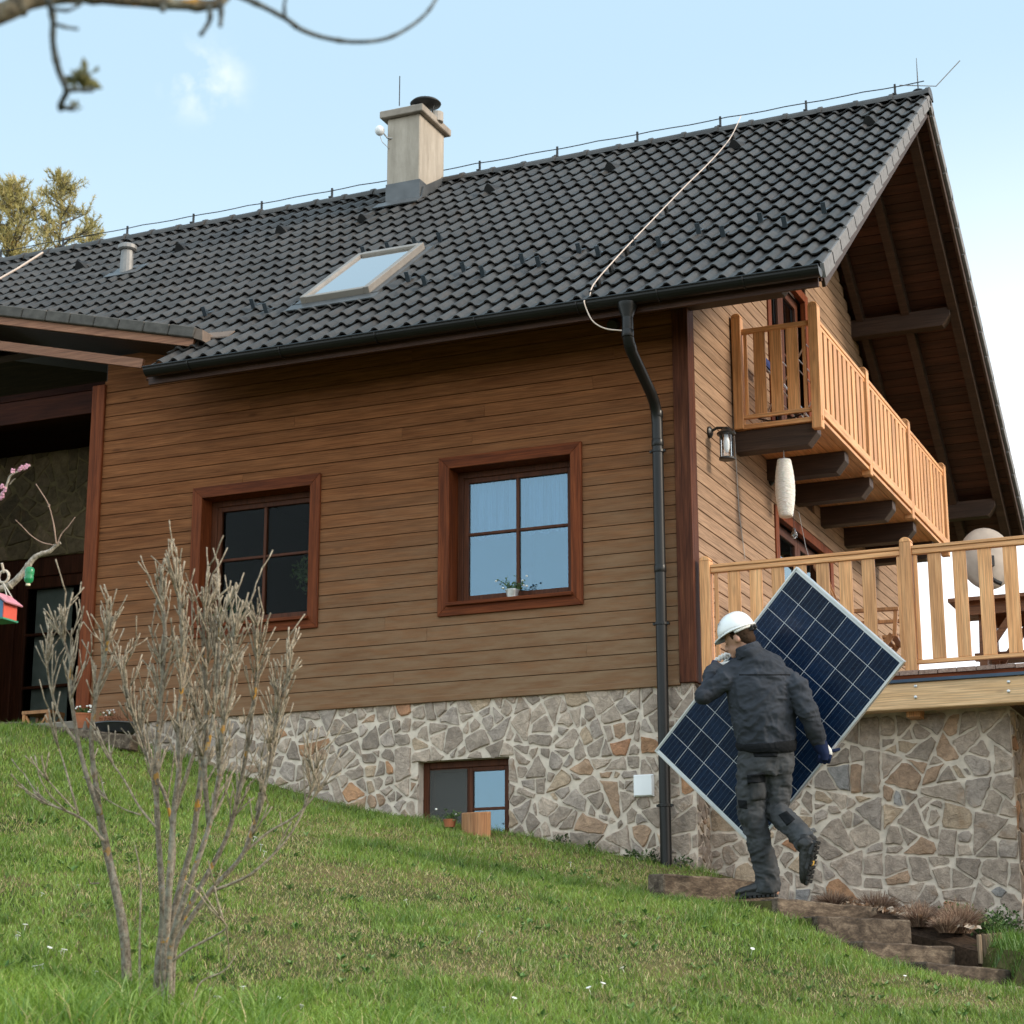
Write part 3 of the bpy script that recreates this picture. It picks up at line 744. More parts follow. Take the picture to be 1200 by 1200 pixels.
# purlin ends and wall plate
pu = MB()
def beam_end(mb, x0, x1, y, z, wd=.14, ht=.2):
    pr = [(x0, z), (x1, z), (x1, z-ht*.45), (x1-ht*.45, z-ht), (x0, z-ht)]
    vs = [(px, y-wd/2, pz) for px, pz in pr]+[(px, y+wd/2, pz) for px, pz in pr]; n_ = 5
    mb.add(vs, [tuple(range(5)), tuple(range(9, 4, -1))]+[(i, (i+1)%5, 5+(i+1)%5, 5+i) for i in range(5)])
for y in (5.85, 8.0, 2.15, -.02):
    z = zroof(y)-.22
    pu = MB(); beam_end(pu, -.1, 1.10 if y > 1 else .92, y, z-(.05 if 1 < y < 5 else 0)); P(pu, 'purlin', MAT['dark_x'], H, bevel=.004)
pu = MB(); beam_end(pu, -.1, 1.1, 4.0, zroof(4)-.30); P(pu, 'purlin', MAT['dark_x'], H, bevel=.004)
fa = MB(); fa.box((XC, -.70, 6.93), (1.29, -.672, 7.04)); P(fa, 'fascia', MAT['soffit'], H)
# gutter
gu = MB(); prof = []
for rr in (.068, .062):
    q = [(-.775+rr*math.cos(math.pi+math.pi*k/10), 7.040+rr*math.sin(math.pi+math.pi*k/10)) for k in range(11)]
    prof += q if rr == .068 else q[::-1]
vs = [(x, a, b) for x in (XC+.03, 1.33) for a, b in prof]; n_ = len(prof)
gu.add(vs, [(i, (i+1)%n_, n_+(i+1)%n_, n_+i) for i in range(n_)]+[tuple(range(n_))[::-1], tuple(n_+i for i in range(n_))])
gu.tube([(XC+.03, -.845, 7.043), (1.33, -.845, 7.043)], .009, 6)
G = P(gu, 'gutter', MAT['gutter'], H)
ec = MB()
for xx in (XC+.03, 1.325):
    q = [(-.775+.066*math.cos(math.pi+math.pi*k/10), 7.040+.066*math.sin(math.pi+math.pi*k/10)) for k in range(11)]
    vs = [(xx, a, b) for a, b in q]+[(xx+.006, a, b) for a, b in q]; ec.add(vs, [tuple(range(11)), tuple(range(21, 10, -1))]+[(i, (i+1)%11, 11+(i+1)%11, 11+i) for i in range(11)])
P(ec, 'end_cap', MAT['lead'], G)
for xx in (-4.2, -3.3, -2.4, -1.5, -.62, .05, .74):
    br = MB(); br.tube([(xx, -.775+.073*math.cos(a), 7.040+.073*math.sin(a)) for a in [math.pi*(1+k/10) for k in range(11)]], .006, 6)
    br.tube([(xx+.0, -.702, 7.040), (xx, -.70, 7.10)], .006, 4)
    P(br, 'gutter_bracket', MAT['gutter'], G)
# downpipe
dp = MB(); dx = -.215
dp.lathe((dx, -.775, 6.84), [(.042, 0), (.044, .03), (.075, .12), (.078, .15)], 16)
dp.tube([(dx, -.775, 6.87), (dx, -.775, 6.74), (dx, -.75, 6.68), (dx-.003, -.70, 6.63), (dx-.003, -.24, 6.41), (dx-.003, -.17, 6.36), (dx-.003, -.125, 6.29), (dx, -.115, 6.2), (dx, -.115, 2.62)], .045, 16)
for z in (6.74, 6.27, 6.03, 5.0): dp.lathe((dx, -.775 if z > 6.5 else -.115, z-.03), [(.0465, 0), (.049, .004), (.049, .055), (.0465, .06)], 16)
dp.tube([(dx, -.70, 6.63), (dx, -.735, 6.665)], .048, 12)
D = P(dp, 'downpipe', MAT['gutter'], H, smooth=True); md = D.modifiers.new('s', 'EDGE_SPLIT'); md.split_angle = .7
for z in (5.95, 4.55, 3.14):
    c = MB(); c.lathe((dx, -.115, z), [(.047, 0), (.054, .002), (.054, .022), (.047, .024)], 16); c.box((dx-.066, -.13, z+.003), (dx-.05, -.10, z+.021)); c.box((dx+.05, -.13, z+.003), (dx+.066, -.10, z+.021)); c.tube([(dx, -.07, z+.012), (dx, 0, z+.012)], .006, 6)
    P(c, 'pipe_clamp', MAT['gutter'], D)
# vents
for x in (-9.6, -8.2, -6.86, -5.57, -4.48, -3.15, -1.79, -.46, .9):
    y = 3.25 if x > -4.2 or x < -4.6 else 2.93
    if x < -4.8: y = 3.08
    s = (y+.7)/CS-.1; v = MB(); n_ = 9; vs = []
    for s_, k in ((s, 1), (s+.015, 1), (s+.2, .25)):
        for i in range(n_):
            t = -1+2*i/(n_-1); hh = .03+.105*k*(1-abs(t)**1.6); vs.append(rp(x+t*.078, s_, hh))
    v.add(vs, [(a*n_+i, a*n_+i+1, (a+1)*n_+i+1, (a+1)*n_+i) for a in range(2) for i in range(n_-1)]+[tuple(range(n_)), tuple(2*n_+i for i in range(n_))[::-1]])
    P(v, 'roof_vent', MAT['black'], RO)
# snow guards
sgx = [(-2.72, .5), (-2.46, .31), (-2.18, .52), (-1.9, .31), (-1.6, .49), (-1.38, .33), (-1.08, .52), (-.84, .35), (-.29, .34), (0, .53), (.27, .34), (.54, .54), (.8, .33), (1.08, .54), (-3.74, 1.57), (-3.48, 1.58), (-3.2, 1.6), (-2.94, 1.61), (-4.81, .45), (-4.03, .25), (-4.29, .45), (-.58, .5)]
for x, y in sgx:
    s = (y+.7)/CS; g = MB(); up = rp(0, 0, 1)-rp(0, 0, 0)
    a = rp(x, s-.07, .075); b = rp(x, s+.09, .05); g.bar(a, b, .034, .006, up); g.bar(rp(x, s-.07, .05), rp(x, s-.07, .145), .040, .008, V((0, CS, SN))); g.bar(rp(x, s-.07, .13), rp(x, s+.01, .062), .006, .02, up)
    P(g, 'snow_guard', MAT['guard'], RO)
# skylight
def rbox(mb, x0, x1, s0, s1, h0, h1, col=None):
    mb.obox((rp(x0, s0, h0)+rp(x1, s1, h1))/2, V((abs(x1-x0)/2, 0, 0)), V((0, CS, SN))*abs(s1-s0)/2, V((0, -SN, CS))*abs(h1-h0)/2, col)
s0, s1 = (.25+.7)/CS, (1.36+.7)/CS; k = MB(); x0, x1 = -3.70, -3.0
rbox(k, x0, x0+.055, s0, s1, .03, .13); rbox(k, x1-.055, x1, s0, s1, .03, .13); rbox(k, x0+.055, x1-.055, s1-.07, s1, .03, .133); rbox(k, x0+.055, x1-.055, s0, s0+.05, .03, .125)
SKY = P(k, 'skylight', plain('skylight_frame_metal', (.28, .25, .22), .45, .3, .1), RO, bevel=.005, label='sloping skylight with grey frame')
k = MB(); rbox(k, x0+.055, x1-.055, s0+.05, s1-.07, .10, .108); P(k, 'pane', MAT['glass_sky'], SKY)
k = MB(); rbox(k, x0+.05, x1-.05, s0+.03, s1-.05, .02, .05); P(k, 'blind', plain('pale_blind', (.62, .66, .68), .8), SKY)
k = MB(); rbox(k, x0-.10, x1+.10, s0-.16, s0-.005, .055, .066); rbox(k, x0-.07, x0-.005, s0, s1+.05, .03, .07); rbox(k, x1+.005, x1+.07, s0, s1+.05, .03, .07); P(k, 'flashing', MAT['lead'], SKY)
# roof flue
f = MB(); b0 = rp(-7.22, (2.5+.7)/CS, .02); f.lathe(b0, [(.075, -.05), (.07, .2), (.066, .27)], 14); f.lathe(b0, [(.085, .27), (.105, .285), (.105, .325), (.07, .345), (.02, .35)], 14)
FL = P(f, 'roof_flue', plain('grey_flue_metal', (.24, .235, .23), .55, .3, .2), RO, smooth=False, label='short grey metal flue with a cap')
f = MB(); s = (2.5+.7)/CS; rbox(f, -7.42, -7.0, s-.16, s+.16, .05, .06); P(f, 'flashing', MAT['lead'], FL)

# chimney
c = MB(); cx0, cx1, cy0, cy1 = -4.49, -4.09, 3.38, 4.0
c.box((cx0, cy0, 9.9), (cx1, cy1, 11.20))
CH = P(c, 'chimney', MAT['chimney'], H, bevel=.01)
c = MB(); c.box((cx0-.07, cy0-.06, 11.20), (cx1+.06, cy1+.06, 11.285)); P(c, 'chimney_cap', plain('concrete_cap', (.30, .26, .22), .9, 0, .25, 6, .2, .4), CH, bevel=.008)
c = MB(); c.box((cx0-.006, cy0-.008, 10.05), (cx1+.008, cy1+.1, 10.42)); c.add([(cx1+.012, cy0+.05, 10.35), (cx1+.012, cy1, 10.7), (cx1+.012, cy1+.02, 10.5), (cx1+.012, cy0, 10.2), (cx1+.03, cy0+.05, 10.35), (cx1+.03, cy1, 10.7), (cx1+.03, cy1+.02, 10.5), (cx1+.03, cy0, 10.2)], [(0,1,2,3), (4,7,6,5), (0,4,5,1), (1,5,6,2), (2,6,7,3), (3,7,4,0)])
c.obox(rp(-4.29, (3.3+.7)/CS, .07), V((.27, 0, 0)), V((0, CS, SN))*.09, V((0, -SN, CS))*.006); P(c, 'flashing', MAT['lead'], CH)
c = MB(); c.lathe((-4.26, 3.62, 11.285), [(.11, 0), (.11, .05), (.08, .06), (.08, .12)], 18); c.lathe((-4.06, 3.75, 11.25), [(.07, 0), (.07, .11)], 14)
P(c, 'chimney_pot', plain('clay_pot', (.38, .34, .30), .8), CH)
c = MB(); c.lathe((-4.17, 3.68, 11.44), [(.03, -.03), (.17, .01), (.175, .02), (.15, .045), (.07, .075), (.01, .085)], 22)
for an in (0, 2.1, 4.2): c.tube([(-4.17+.07*math.cos(an), 3.68+.07*math.sin(an), 11.3), (-4.17+.11*math.cos(an), 3.68+.11*math.sin(an), 11.46)], .008, 5)
P(c, 'cowl', MAT['black'], CH, smooth=True)
# doors in the gable
def gdoor(y0, y1, z0, z1, label):
    t = .09; f = MB()
    f.box((-.02, y0-.02, z0), (.035, y0+t, z1)); f.box((-.02, y1-t, z0), (.035, y1+.02, z1)); f.box((-.02, y0+t, z1-t), (.035, y1-t, z1))
    d = P(f, 'door', MAT['trim_z'], H, bevel=.003, label=label)
    s = MB(); ym = (y0+y1)/2; q = .09; 
    for a, b in ((y0+t, ym-.005), (ym+.005, y1-t)):
        s.box((-.10, a, z0), (-.05, a+q, z1-t)); s.box((-.10, b-q, z0), (-.05, b, z1-t)); s.box((-.10, a+q, z1-t-q), (-.05, b-q, z1-t)); s.box((-.10, a+q, z0), (-.05, b-q, z0+.2))
        for zz in (.35, .62): s.box((-.095, a+q, z0+(z1-z0)*zz), (-.055, b-q, z0+(z1-z0)*zz+.025))
    P(s, 'door_leaf', MAT['frame'], d, bevel=.003)
    g = MB(); g.box((-.078, y0+t+q, z0+.2), (-.072, ym-.005-q, z1-t-q)); g.box((-.078, ym+.005+q, z0+.2), (-.072, y1-t-q, z1-t-q)); P(g, 'pane', MAT['glass_blue'], d)
    r = MB(); r.box((-.9, y0-.1, z0-.05), (-.88, y1+.1, z1+.05)); r.box((-.88, y0-.1, z0-.05), (-.2, y0-.08, z1)); r.box((-.88, y1+.08, z0-.05), (-.2, y1+.1, z1)); P(r, 'room_lining', MAT['room'], d)
gdoor(2.42, 3.86, 6.50, 8.60, 'glazed balcony door under the gable')
gdoor(2.42, 4.45, 4.09, 6.10, 'glazed deck door under the balcony')

# ---- porch at the left end
pz = lambda px, py, y: at(px, py, 1, y)
PR, PL = pz(232, 386, -.45), pz(0, 360, -.45); sl_ = (PR.z-PL.z)/(PR.x-PL.x); XPL = -11.0
zv = lambda x, off=0: PR.z+sl_*(x-PR.x)+off
po = MB(); x = PR.x; R_ = random.Random(6)
while x > XPL:
    a = V((x, -.45, zv(x, -.045))); b = V((x-.262, -.45, zv(x-.262, -.045))); po.bar(a, b, .13, .10, ZU); x -= .268
PT = P(po, 'porch_verge_tile', plain('weathered_grey_tile', (.085, .078, .070), .8, 0, .3, 12, .3, .5), H, bevel=.008)
po = MB(); po.bar((PR.x-.03, -.46, zv(PR.x-.03, -.135)), (XPL, -.46, zv(XPL, -.135)), .03, .07)
po.bar((PR.x-.62, -.36, zv(PR.x-.62, -.36)), (XPL, -.36, zv(XPL, -.34)), .035, .085)
P(po, 'porch_barge_board', wood('barge_board_wood', (.19, .075, .04), (.27, .12, .065), (.33, .16, .09), 'x', .6, .2, .1), H)  # barge boards in a lighter red-brown wood
po = MB(); a = V((PR.x, .3, zv(PR.x, -.12))); b = V((XPL, .3, zv(XPL, -.12))); po.bar(a, b, 1.45, .10)
P(po, 'porch_roof', MAT['dark_x'], H)
fl = MB(); q = pz(240, 380, -.44); fl.obox(V((PR.x+.03, -.38, zv(PR.x, -.06))), V((.05, 0, -.02)), V((0, .12, 0)), V((0, 0, .05))); fl.obox((PR.x+.12, -.30, zv(PR.x, -.02)), (.12, .02, 0), (0, .06, .045), (0, 0, .006))
P(fl, 'porch_flashing', plain('brown_flashing', (.15, .11, .085), .8, 0, .25, 9), H)
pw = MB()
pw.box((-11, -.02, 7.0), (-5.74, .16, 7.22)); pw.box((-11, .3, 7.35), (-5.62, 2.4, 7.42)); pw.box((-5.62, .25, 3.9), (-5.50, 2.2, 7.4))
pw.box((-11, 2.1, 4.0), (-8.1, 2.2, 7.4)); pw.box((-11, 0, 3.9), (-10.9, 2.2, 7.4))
P(pw, 'porch_frame', wood('shaded_porch_wood', (.018, .006, .004), (.03, .009, .005), (.045, .013, .006), 'x', .7, .3, .15, None, .08), H, bevel=.004)  # wood colour darkened to carry the shade under the porch roof
pp = MB(); pp.box((-5.74, -.05, 3.9), (-5.60, .12, 7.25)); P(pp, 'porch_post', MAT['trim_z'], H, bevel=.006)
pp = MB(); pp.box((-11, .0, 3.9), (-6.96, .10, 7.0)); P(pp, 'porch_panel', MAT['siding'], H)
pb = MB(); pb.box((-8.6, 1.9, 6.22), (-5.6, 2.1, 7.4)); PB = P(pb, 'porch_stone_wall', plain('ochre_mortar', (.36, .28, .14), .95, 0, .2, 14), H)
P(stones((-8.6, 1.9, 6.22), (1,0,0), (0,0,1), (0,-1,0), 3.0, 1.15, [], 21, .2, [((.22,.18,.10),4), ((.28,.22,.13),3), ((.17,.14,.08),2)]), 'stone_cladding', MAT['stone'], PB)
pd = MB(); y = 1.92
pd.box((-8.6, y, 4.05), (-8.0, y+.1, 6.22)); pd.box((-6.0, y, 4.05), (-5.6, y+.1, 6.22)); pd.box((-8.0, y, 6.02), (-6.0, y+.1, 6.22))
for a, b in ((-8.0, -7.0), (-7.0, -6.0)):
    pd.box((a+.01, y+.02, 4.08), (a+.13, y+.08, 6.02)); pd.box((b-.13, y+.02, 4.08), (b-.01, y+.08, 6.02)); pd.box((a+.13, y+.02, 5.9), (b-.13, y+.08, 6.02)); pd.box((a+.13, y+.02, 4.08), (b-.13, y+.08, 4.35))
    for zz in (4.85, 5.4): pd.box((a+.13, y+.025, zz), (b-.13, y+.075, zz+.03))
PD = P(pd, 'porch_door', MAT['frame'], H, bevel=.004); pg = MB()
pg.box((-7.87, y+.045, 4.35), (-7.13, y+.051, 5.9)); pg.box((-6.87, y+.045, 4.35), (-6.13, y+.051, 5.9)); P(pg, 'pane', MAT['glass_dark'], PD)
cu2 = MB(); cu2.box((-7.80, 2.02, 4.35), (-7.35, 2.03, 5.9)); cu2.box((-6.80, 2.02, 4.35), (-6.45, 2.03, 5.9)); P(cu2, 'curtain', plain('grey_net_curtain', (.55, .55, .52), .9), PD)
pr_ = MB(); pr_.box((-8.6, 3.4, 4.0), (-5.4, 3.42, 6.3)); pr_.box((-8.6, 2.1, 4.0), (-8.58, 3.4, 6.3)); P(pr_, 'hall_wall', MAT['room'], PD)
pf = MB(); pf.box((-9.5, -.5, 3.85), (-5.3, 2.2, 4.06)); P(pf, 'porch_floor', plain('porch_stone_slab', (.22, .19, .15), .9, 0, .3, 5, .3, .5), H, bevel=.01)

# ------------------------------------------------------------ balcony
BAL = thing('balcony', 'upper timber balcony with pine railing under the gable overhang', 'balcony', (0, 1.2, 6.4))
by0, by1, bx = 1.22, 6.62, .76
b = MB(); x = .025
while x < bx: b.box((x, by0+.0, 6.475), (min(x+.135, bx+.03), by1, 6.505)); x += .14
P(b, 'floor', MAT['pine_y'], BAL)
b = MB(); b.box((.03, by0-.02, 6.47), (bx+.05, by0, 6.51)); P(b, 'edge_strip', MAT['pine_x'], BAL)
for y in (1.32, 2.28, 3.22, 4.16, 5.10, 6.04):
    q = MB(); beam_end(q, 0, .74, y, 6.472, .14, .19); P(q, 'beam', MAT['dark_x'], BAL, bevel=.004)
def post(x, y, z0, z1, w_=.085):
    q = MB(); h = w_/2; pr = [(0, 0)]
    q.box((x-h, y-h, z0), (x+h, y+h, z1-.035)); 
    # rounded top, domed along x
    n_ = 8; vs = []
    for yy in (y-h, y+h):
        for k_ in range(n_+1):
            a = math.pi*k_/n_; vs.append((x+h*math.cos(a), yy, z1-.035+.035*math.sin(a)))
    q.add(vs, [tuple(range(n_+1)), tuple(range(2*n_+1, n_, -1))]+[(i, i+1, n_+2+i, n_+1+i) for i in range(n_)])
    return q
RL = MB(); RL.box((bx-.02, by0, 7.36), (bx+.03, by1, 7.395)); RL.box((bx-.012, by0, 7.325), (bx+.022, by1, 7.36)); RL.box((bx-.01, by0, 6.535), (bx+.02, by1, 6.565))
RLO = P(RL, 'railing', MAT['pine_y'], BAL, bevel=.003)
for y in (by0, 2.98, 4.77, 6.57): P(post(bx, y, 6.40 if y < 2 else 6.43, 7.53 if y < 2 else 7.48, .088), 'post', MAT['pine_z'], RLO, bevel=.005)
P(post(.075, by0, 6.47, 7.52, .085), 'post', MAT['pine_z'], RLO, bevel=.005)
for a, c in ((by0, 2.98), (2.98, 4.77), (4.77, 6.57)):
    n_ = 10; 
    for i in range(n_):
        y = a+.05+(c-a-.10)*(i+.5)/n_; q = MB(); q.box((bx+.0, y-.052, 6.545), (bx+.02, y+.052, 7.345)); P(q, 'baluster', MAT['pine_z'], RLO, bevel=.003)
    q = MB(); q.box((bx+.022, a+.05, 6.52), (bx+.045, c-.05, 6.60)); P(q, 'bottom_rail', MAT['pine_y'], RLO, bevel=.003)
q = MB(); q.box((.11, by0-.018, 7.33), (bx-.04, by0+.018, 7.375)); P(q, 'top_rail', MAT['pine_x'], RLO, bevel=.003)
q = MB(); q.box((.11, by0-.016, 6.56), (bx-.04, by0+.016, 6.595)); P(q, 'bottom_rail', MAT['pine_x'], RLO, bevel=.003)
for x in (.145, .27, .415, .56, .665):
    wv = .105 if .2 < x < .6 else .03
    q = MB(); q.box((x-wv/2, by0-.010, 6.56), (x+wv/2, by0+.012, 7.34)); P(q, 'baluster', MAT['pine_z'], RLO, bevel=.003)

# ------------------------------------------------------------ deck
DK = thing('wooden_deck', 'raised pine deck with railing above the lower stone wall', 'deck', (1, 0, 4))
dx0, dx1, dz = .06, 5.6, 4.085
b = MB(); x = dx0; R_ = random.Random(8)
while x < dx1: b.box((x, -.015, 4.045+R_.uniform(-.002, .003)), (x+.135, 3.3, 4.075+R_.uniform(-.002, .003))); x += .141
P(b, 'floor', wood('grey_deck_board', (.20, .12, .09), (.28, .18, .14), (.34, .24, .19), 'y', .7, .1, .15), DK)
b = MB(); b.box((dx0, .0, 4.012), (dx1, .02, 4.045)); P(b, 'edge_board', MAT['trim_x'], DK)
b = MB(); b.box((dx0, -.035, 3.988), (dx1, .04, 4.011)); P(b, 'drip_edge', plain('blue_grey_drip_metal', (.03, .055, .09), .35, .3), DK)
b = MB(); b.box((.04, -.01, 3.79), (dx1, .12, 3.987)); BM_ = P(b, 'beam', MAT['beam'], DK, bevel=.006)
b = MB()
for px, py in ((1073, 804), (1073, 817), (1182, 799), (1182, 810)):
    p = at(px, py, 1, -.012); b.lathe(p, [(.012, -.002), (.012, .006), (.004, .010)], 10, V((0, -1, 0)))
P(b, 'bolt', MAT['alu'], BM_)
b = MB()
for x in (.9, 1.8, 2.7, 3.6, 4.5, 5.4): b.box((x, .12, 3.82), (x+.09, 3.2, 4.04))
b.box((.05, 3.1, 3.8), (5.6, 3.2, 4.04)); P(b, 'joist', MAT['pine_y'], DK)
b = MB(); b.box((2.55, .08, 1.2), (2.72, .25, 3.79)); b.bar((1.66, .14, 3.785), (1.66+.001, .6, 3.785), .1, .06); b.bar((2.58, 1.4, 1.2), (2.58, 1.4, 3.8), .16, .16, V((0, 1, 0))); P(b, 'support_post', MAT['pine_z'], DK)
DR = MB(); yy = .05; DR.box((.15, yy-.035, 5.005), (1.65, yy+.035, 5.03)); DR.box((.15, yy-.025, 4.965), (1.65, yy+.025, 5.004)); DR.box((1.735, yy-.035, 5.005), (dx1, yy+.035, 5.03)); DR.box((1.735, yy-.025, 4.965), (dx1, yy+.025, 5.004))
DRO = P(DR, 'railing', MAT['pine_x'], DK, bevel=.004)
for x in (.108, 1.692, 3.45, 5.2): P(post(x, yy, 4.0, 5.10, .088), 'post', MAT['pine_z'], DRO, bevel=.005)
q = MB(); q.box((.15, yy-.018, 4.13), (dx1, yy+.018, 4.16)); P(q, 'bottom_rail', MAT['pine_x'], DRO, bevel=.003)
bxs = [.19]+[.335+.177*i for i in range(7)]+[1.63]
for x in bxs+[1.755]+[1.90+.186*i for i in range(8)]+[3.60+.186*i for i in range(8)]:
    wv = .10 if x not in (.19, 1.63, 1.755) else .03
    q = MB(); q.box((x-wv/2, yy-.010, 4.162), (x+wv/2, yy+.012, 4.964)); P(q, 'baluster', MAT['pine_z'], DRO, bevel=.003)

# ------------------------------------------------------------ things on deck
def slat_chair(loc, rot, label):
    t = thing('folding_chair', label, 'chair', (0, 0, 0))
    m = MB(); 
    for s in (-.24, .24): m.bar((s, .22, 0), (s, -.16, .46), .03, .045); m.bar((s, -.2, 0), (s, .2, .46), .03, .045)
    P(m, 'leg', MAT['chair'], t)
    m = MB()
    for i in range(6): m.box((-.22, -.2+i*.072, .44), (.22, -.15+i*.072, .46))
    P(m, 'seat', MAT['chair'], t)
    m = MB()
    for s in (-.24, .24): m.bar((s, .18, .42), (s, .42, 1.08), .03, .045)
    m.bar((-.24, .42, 1.07), (.24, .42, 1.07), .05, .06)
    for i in range(8): m.bar((-.19+i*.054, .20, .5), (-.19+i*.054, .41, 1.05), .026, .012, V((0, 1, 0)))
    P(m, 'backrest', MAT['chair'], t)
    m = MB()
    for s in (-.26, .26): m = MB(); m.bar((s, -.22, .66), (s, .30, .66), .05, .025); m.bar((s, -.18, .44), (s, -.20, .66), .03, .03); P(m, 'armrest', MAT['chair'], t)
    t.location = loc; t.rotation_euler = (0, 0, rot); return t
_p = at(1028, 800, 1, 1.15)
slat_chair((_p.x, 1.15, 4.08), math.radians(97), 'slatted wooden folding chair on the deck between the house wall and the garden table')
T = thing('garden_table', 'dark brown wooden garden table on the deck behind the railing', 'table', (2.45, 1.6, 4.08))
m = MB()
for i in range(7): m.box((1.78, 1.12+i*.125, 4.80), (3.4, 1.12+i*.125+.118, 4.83))
P(m, 'tabletop', MAT['table'], T)
m = MB(); m.box((1.9, 1.2, 4.70), (3.3, 1.23, 4.80)); m.box((1.9, 1.85, 4.70), (3.3, 1.88, 4.80)); m.box((1.9, 1.5, 4.38), (3.3, 1.56, 4.44)); P(m, 'apron', MAT['table'], T)
for x in (2.02, 3.1):
    for y, y2 in ((1.2, 1.85), (1.85, 1.2)):
        m = MB(); m.bar((x, y, 4.08), (x, (y*.8+y2*.2), 4.80), .06, .08); m.bar((x+.0, y, 4.35), (x+.28, y, 4.72), .035, .05); P(m, 'leg', MAT['table'], T)
BN = thing('garden_bench', 'brown wooden bench pushed against the far side of the garden table', 'bench', (2.4, 2.3, 4.08))
m = MB(); m.box((1.8, 2.15, 4.50), (3.3, 2.45, 4.53)); P(m, 'seat', MAT['table'], BN)
for x in (1.95, 3.1): m = MB(); m.box((x, 2.2, 4.08), (x+.06, 2.4, 4.50)); P(m, 'leg', MAT['table'], BN)

# satellite dish on the far rail of the deck
c0 = dep(1156, 655, 19.0); fn = (CAM-c0); fn.z = 0; fn.normalize(); fn = (fn*1+V((.35, 0, .05))).normalized()
SD = thing('satellite_dish', 'large beige satellite dish standing behind the deck railing', 'satellite dish', c0)
m = MB(); sx = ZU.cross(fn).normalized(); sy = fn.cross(sx); vs = []; nR, nA = 6, 36
for sgn in (0, .008):
    for i in range(nR+1):
        for k in range(nA):
            r = i/nR; a = 2*math.pi*k/nA; vs.append(c0+sx*(r*.27*math.cos(a))+sy*(r*.31*math.sin(a))+fn*(-.07*r*r+.07+sgn))
# convex back turned to the camera
fs = []
for L in (0, 1):
    o = L*(nR+1)*nA
    fs += [(o+i*nA+k, o+i*nA+(k+1)%nA, o+(i+1)*nA+(k+1)%nA, o+(i+1)*nA+k) for i in range(nR) for k in range(nA)]
o = (nR+1)*nA; fs += [(nR*nA+k, nR*nA+(k+1)%nA, o+nR*nA+(k+1)%nA, o+nR*nA+k) for k in range(nA)]
m.add(vs, fs); P(m, 'reflector', plain('beige_dish_paint', (.36, .30, .25), .5), SD, smooth=True)
m = MB(); p = c0+fn*.1-ZU*.05; m.tube([p, p-ZU*.16, p-ZU*.20+sx*.05, p-ZU*.22+sx*.1], .022, 8); m.tube([c0-ZU*.2+fn*.05, c0-ZU*1.6+fn*.05], .025, 10); m.obox(p, sx*.035, fn*.03, ZU*.05)
P(m, 'mount', MAT['black'], SD)

# drying rack on the balcony
DRY = thing('drying_rack', 'thin metal clothes drying rack standing on the balcony', 'drying rack', (.4, 1.9, 6.5))
m = MB()
for y in (1.45, 2.25):
    m.tube([(.15, y, 6.51), (.62, y, 7.25)], .008, 6); m.tube([(.62, y, 6.51), (.15, y, 7.25)], .008, 6)
for x in (.15, .3, .45, .62): m.tube([(x, 1.45, 7.25), (x, 2.25, 7.25)], .005, 5)
for z in (6.8, 7.075):
    for x in (.15+.47*(z-6.51)/.74, .62-.47*(z-6.51)/.74): m.tube([(x, 1.45, z), (x, 2.25, z)], .005, 5)
P(m, 'frame', MAT['alu'], DRY)
m = MB(); m.box((.15, 1.5, 7.18), (.2, 1.9, 7.25)); P(m, 'cloth', plain('blue_cloth', (.02, .04, .16), .9), DRY)
# cable hanging on balcony
m = MB(); m.tube([(.2+.04*i, 1.36, 6.60-.05*math.sin(i/10*math.pi)) for i in range(11)], .008, 6); single(m, 'cable', MAT['black'], 'black cable sagging behind the lower balcony rail', 'cable')

# wall lamps
def wall_lamp(y, z, label):
    t = thing('wall_lamp', label, 'lamp', (.02, y, z), 'lantern lamps on the gable wall')
    m = MB(); m.lathe((.02, y, z+.02), [(.05, 0), (.05, .015), (.03, .03)], 14, V((1, 0, 0))); m.tube([(.03, y, z+.02), (.09, y, z+.05), (.17, y, z+.04)], .012, 8)
    P(m, 'bracket', MAT['darkmetal'], t)
    m = MB(); m.lathe((.17, y, z-.02), [(.075, 0), (.08, .015), (.05, .035), (.03, .06), (.012, .07)], 18); m.lathe((.17, y, z-.235), [(.05, 0), (.066, .005), (.066, .02), (.05, .025)], 18)
    for a in range(4): m.tube([(.17+.06*math.cos(a*1.57+.8), y+.06*math.sin(a*1.57+.8), z-.22), (.17+.06*math.cos(a*1.57+.8), y+.06*math.sin(a*1.57+.8), z-.01)], .004, 5)
    P(m, 'cage', MAT['darkmetal'], t)
    m = MB(); m.lathe((.17, y, z-.215), [(.052, 0), (.052, .195)], 18); P(m, 'lamp_glass', MAT['glass_clear'], t)
    m = MB(); m.lathe((.17, y, z-.15), [(.008, -.02), (.022, .01), (.03, .05), (.022, .09), (.014, .13)], 14); P(m, 'bulb', MAT['white'], t, smooth=True)
wall_lamp(.50, 6.24, 'black wall lantern with clear glass below the balcony end, nearest the house corner')
wall_lamp(2.3, 6.28, 'black wall lantern half hidden behind the white paper lantern')
